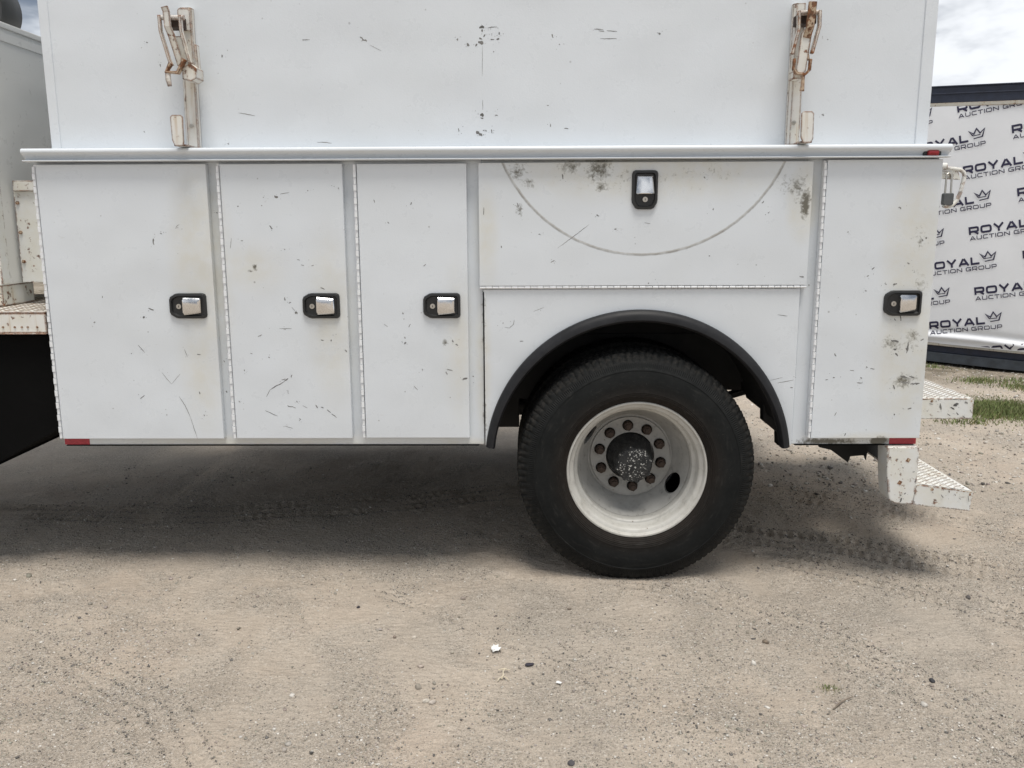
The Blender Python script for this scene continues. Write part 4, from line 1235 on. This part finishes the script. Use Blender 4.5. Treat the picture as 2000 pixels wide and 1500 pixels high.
WID = dict(R=1.42, O=1.55, Y=1.5, A=1.55, L=1.22, U=1.4, C=1.35, T=1.35, I=.2, N=1.5, G=1.45, P=1.35)
def logo_quads():
    Q = []
    def line(text, x0, y0, hgt, total, t, gap):
        wsum = sum(WID[c] if c != ' ' else .42 for c in text) + gap * (len(text) - 1)
        sx = total / (wsum * hgt)
        x = 0.0
        for c in text:
            wd = WID.get(c, .42)
            for pts, cl_ in glyph(c, wd, t):
                for qd in stroke(pts, cl_, t):
                    Q.append([(x0 + (x + p.x) * hgt * sx, y0 + p.y * hgt) for p in qd])
                Q.append(None)
            x += wd + gap
    line('ROYAL', 0, .062, .084, .560, .265, .20)
    line('AUCTION GROUP', .004, 0, .044, .716, .200, .30)
    crown = [([(.24, .34), (.0, .86), (.30, .50), (.5, 1.0), (.70, .50), (1, .86), (.82, .12), (.26, .05)], .10), ([(.24, .34), (.72, .36)], .08)]
    for pts, t in crown:
        for qd in stroke(pts, False, t):
            Q.append([(.572 + p.x * .150, .080 + p.y * .105) for p in qd])
        Q.append(None)
    return Q
LOGO = logo_quads()
ca, sa = math.cos(R(11.6)), math.sin(R(11.6))
PU, PV = .93, .632
A0 = (-.005, .315)     # one logo's lower left corner on the wall
for row in range(-4, 12):
    for colm in range(-3, 4):
        lu, lv = colm * PU + (PU * .5 if row % 2 else 0), row * PV * .5
        ou, ov = A0[0] + lu * ca - lv * sa, A0[1] + lu * sa + lv * ca
        if ou < -1.6 or ou > 1.66 or ov < -.3 or ov > 2.9:
            continue
        m = MB()
        layer = 0
        for qd in LOGO:
            if qd is None:
                layer += 1
                continue
            P4 = [(ou + .96 * (a * ca - c * sa), ov + .96 * (a * sa + c * ca)) for a, c in qd]
            lo, hi = BV0 + .012, BV1 - .004
            if max(p[1] for p in P4) < lo or min(p[1] for p in P4) > hi or max(p[0] for p in P4) > U1 - .1:
                continue
            P4 = [(p[0], min(max(p[1], lo), hi)) for p in P4]
            m.add([cw(a, c, relief(a, c) + .0035 + .00012 * layer) for a, c in P4], [(0, 1, 2, 3)])
        if len(m.f) > 12:
            bpart(m.build('printed_logo', M['ink']))

# ================================================================== litter and single stones
def gz(x, y):
    return float(ground_z(np.array([x]), np.array([y]))[0])
m = MB()
r3 = random.Random(3)
x, y = -.103, -.642
z = gz(x, y)
n = 6
pts = [(x - .017 + .034 * i / (n - 1) + r3.uniform(-.003, .003), y - .021 + .042 * j / (n - 1) + r3.uniform(-.004, .004), z + .006 + r3.uniform(0, .014)) for j in range(n) for i in range(n)]
fs = [(j * n + i, j * n + i + 1, (j + 1) * n + i + 1, (j + 1) * n + i) for j in range(n - 1) for i in range(n - 1) if (i, j) not in ((0, 0), (n - 2, n - 2), (n - 2, 0))]
m.add(pts, fs)
o = m.build('paper_scrap', M['paper'])
so = o.modifiers.new('thickness', 'SOLIDIFY')
so.thickness = .001
tag(o, 'small crumpled white paper scrap lying on the dirt in front of the wheel', 'paper')
x, y = -.073, -.821
z = gz(x, y) + .006
st = empty('dry_stem', (x, y, z))
tag(st, 'pale dry broken plant stem just below the paper scrap', 'plant stem')
MB().tube([(-.004, -.022, 0), (.002, -.005, .006), (.001, .015, .008), (.006, .034, .006)], [.003, .0026, .0022, .0018], 6).build('stem', M['straw'], st, smooth=60)
MB().tube([(-.016, .030, .006), (.004, .034, .008), (.026, .028, .006)], [.0018, .003, .0015], 6).build('side_twig', M['straw'], st, smooth=60)
MB().tube([(.002, -.012, .005), (.014, -.022, .005), (.022, -.036, .003)], .0017, 6).build('root', M['straw'], st, smooth=60)
MB().tube([(-.001, -.014, .005), (-.012, -.026, .004), (-.017, -.040, .002)], .0017, 6).build('root', M['straw'], st, smooth=60)
x, y = .120, -.868
z = gz(x, y)
MBo = MB().prism([(x - .010, y - .004), (x + .006, y - .010), (x + .012, y - .003), (x - .005, y + .007)], z + .005, z + .0085, 'Z').build('plastic_chip', M['paper'], bevel=.001)
tag(MBo, 'tiny white plastic chip right of the dry stem', 'plastic chip')
x, y = 1.028, -1.016
z = gz(x, y)
o = MB().tube([(x - .03, y - .03, z + .004), (x, y, z + .008), (x + .025, y + .022, z + .006), (x + .055, y + .035, z + .010)], [.0022, .0028, .0025, .0015], 6).build('twig', M['twig'], smooth=60)
tag(o, 'thin grey twig on the sand at the lower right', 'twig')

def stone(x, y, rad, label, colr, flat=.7, seed=0):
    r_ = random.Random(seed)
    bm = bmesh.new()
    bmesh.ops.create_icosphere(bm, subdivisions=2, radius=1.0)
    for v in bm.verts:
        q = v.co.copy()
        s = 1 + .22 * math.sin(q.x * 2.3 + seed) * math.cos(q.y * 2.9 + seed * 2) + r_.uniform(-.07, .07)
        v.co = Vector((q.x * s * rad, q.y * s * rad * .8, q.z * s * rad * flat))
    me = bpy.data.meshes.new('stone')
    bm.to_mesh(me)
    bm.free()
    mt = plain('stone_%d' % seed, colr, .85, vary=.3, scale=60.0, bump=.5)
    me.materials.append(mt)
    me.polygons.foreach_set('use_smooth', [True] * len(me.polygons))
    me.set_sharp_from_angle(angle=R(28))
    o = bpy.data.objects.new('stone', me)
    COL.objects.link(o)
    o.location = (x, y, gz(x, y) + rad * flat * .45)
    o.rotation_euler = (0, 0, seed)
    return tag(o, label, 'stone', 'loose stones on the dirt')
stone(-.415, -.556, .010, 'rounded pale stone level with the paper scrap, to its left', (.52, .47, .40), .8, 1)
stone(-.490, -.552, .008, 'small brown stone just left of the rounded pale stone', (.20, .16, .13), .8, 2)
stone(-.254, -.212, .012, 'grey-brown stone on bare sand left of the tyre bottom', (.26, .22, .19), .65, 3)
stone(-.677, -.292, .009, 'dark stone alone on the sand at centre left', (.045, .04, .045), .6, 4)
stone(-.358, -.907, .015, 'larger grey stone half sunk below left of the dry stem', (.28, .25, .21), .6, 5)
stone(-.322, -.995, .012, 'left stone of a touching pale pair near the bottom', (.50, .46, .40), .7, 6)
stone(-.300, -1.004, .012, 'right stone of a touching pale pair near the bottom', (.46, .41, .36), .7, 7)
stone(.139, -1.319, .012, 'flat dark stone at the bottom edge of the picture', (.07, .065, .07), .5, 8)
stone(.904, -.590, .013, 'elongated brown clod on the sand right of centre', (.17, .135, .10), .6, 9)
stone(1.886, -.139, .013, 'dark stone near the right edge below the bumper', (.10, .09, .085), .6, 10)
stone(1.396, -.865, .013, 'flat charcoal stone in the grit at lower right', (.05, .05, .055), .5, 11)
stone(.186, -.317, .008, 'small brown stone just below left of the tyre contact', (.17, .14, .11), .7, 12)
MB_ = MB()
x, y = .02, -.745
z = gz(x, y)
o = MB().prism([(x - .016, y - .005), (x - .004, y - .010), (x + .014, y - .004), (x + .018, y + .006), (x + .002, y + .009), (x - .012, y + .006)], z + .003, z + .009, 'Z').build('dark_scrap', M['scrap'], bevel=.002)
tag(o, 'dark purplish scrap between paper scrap and plastic chip', 'scrap')
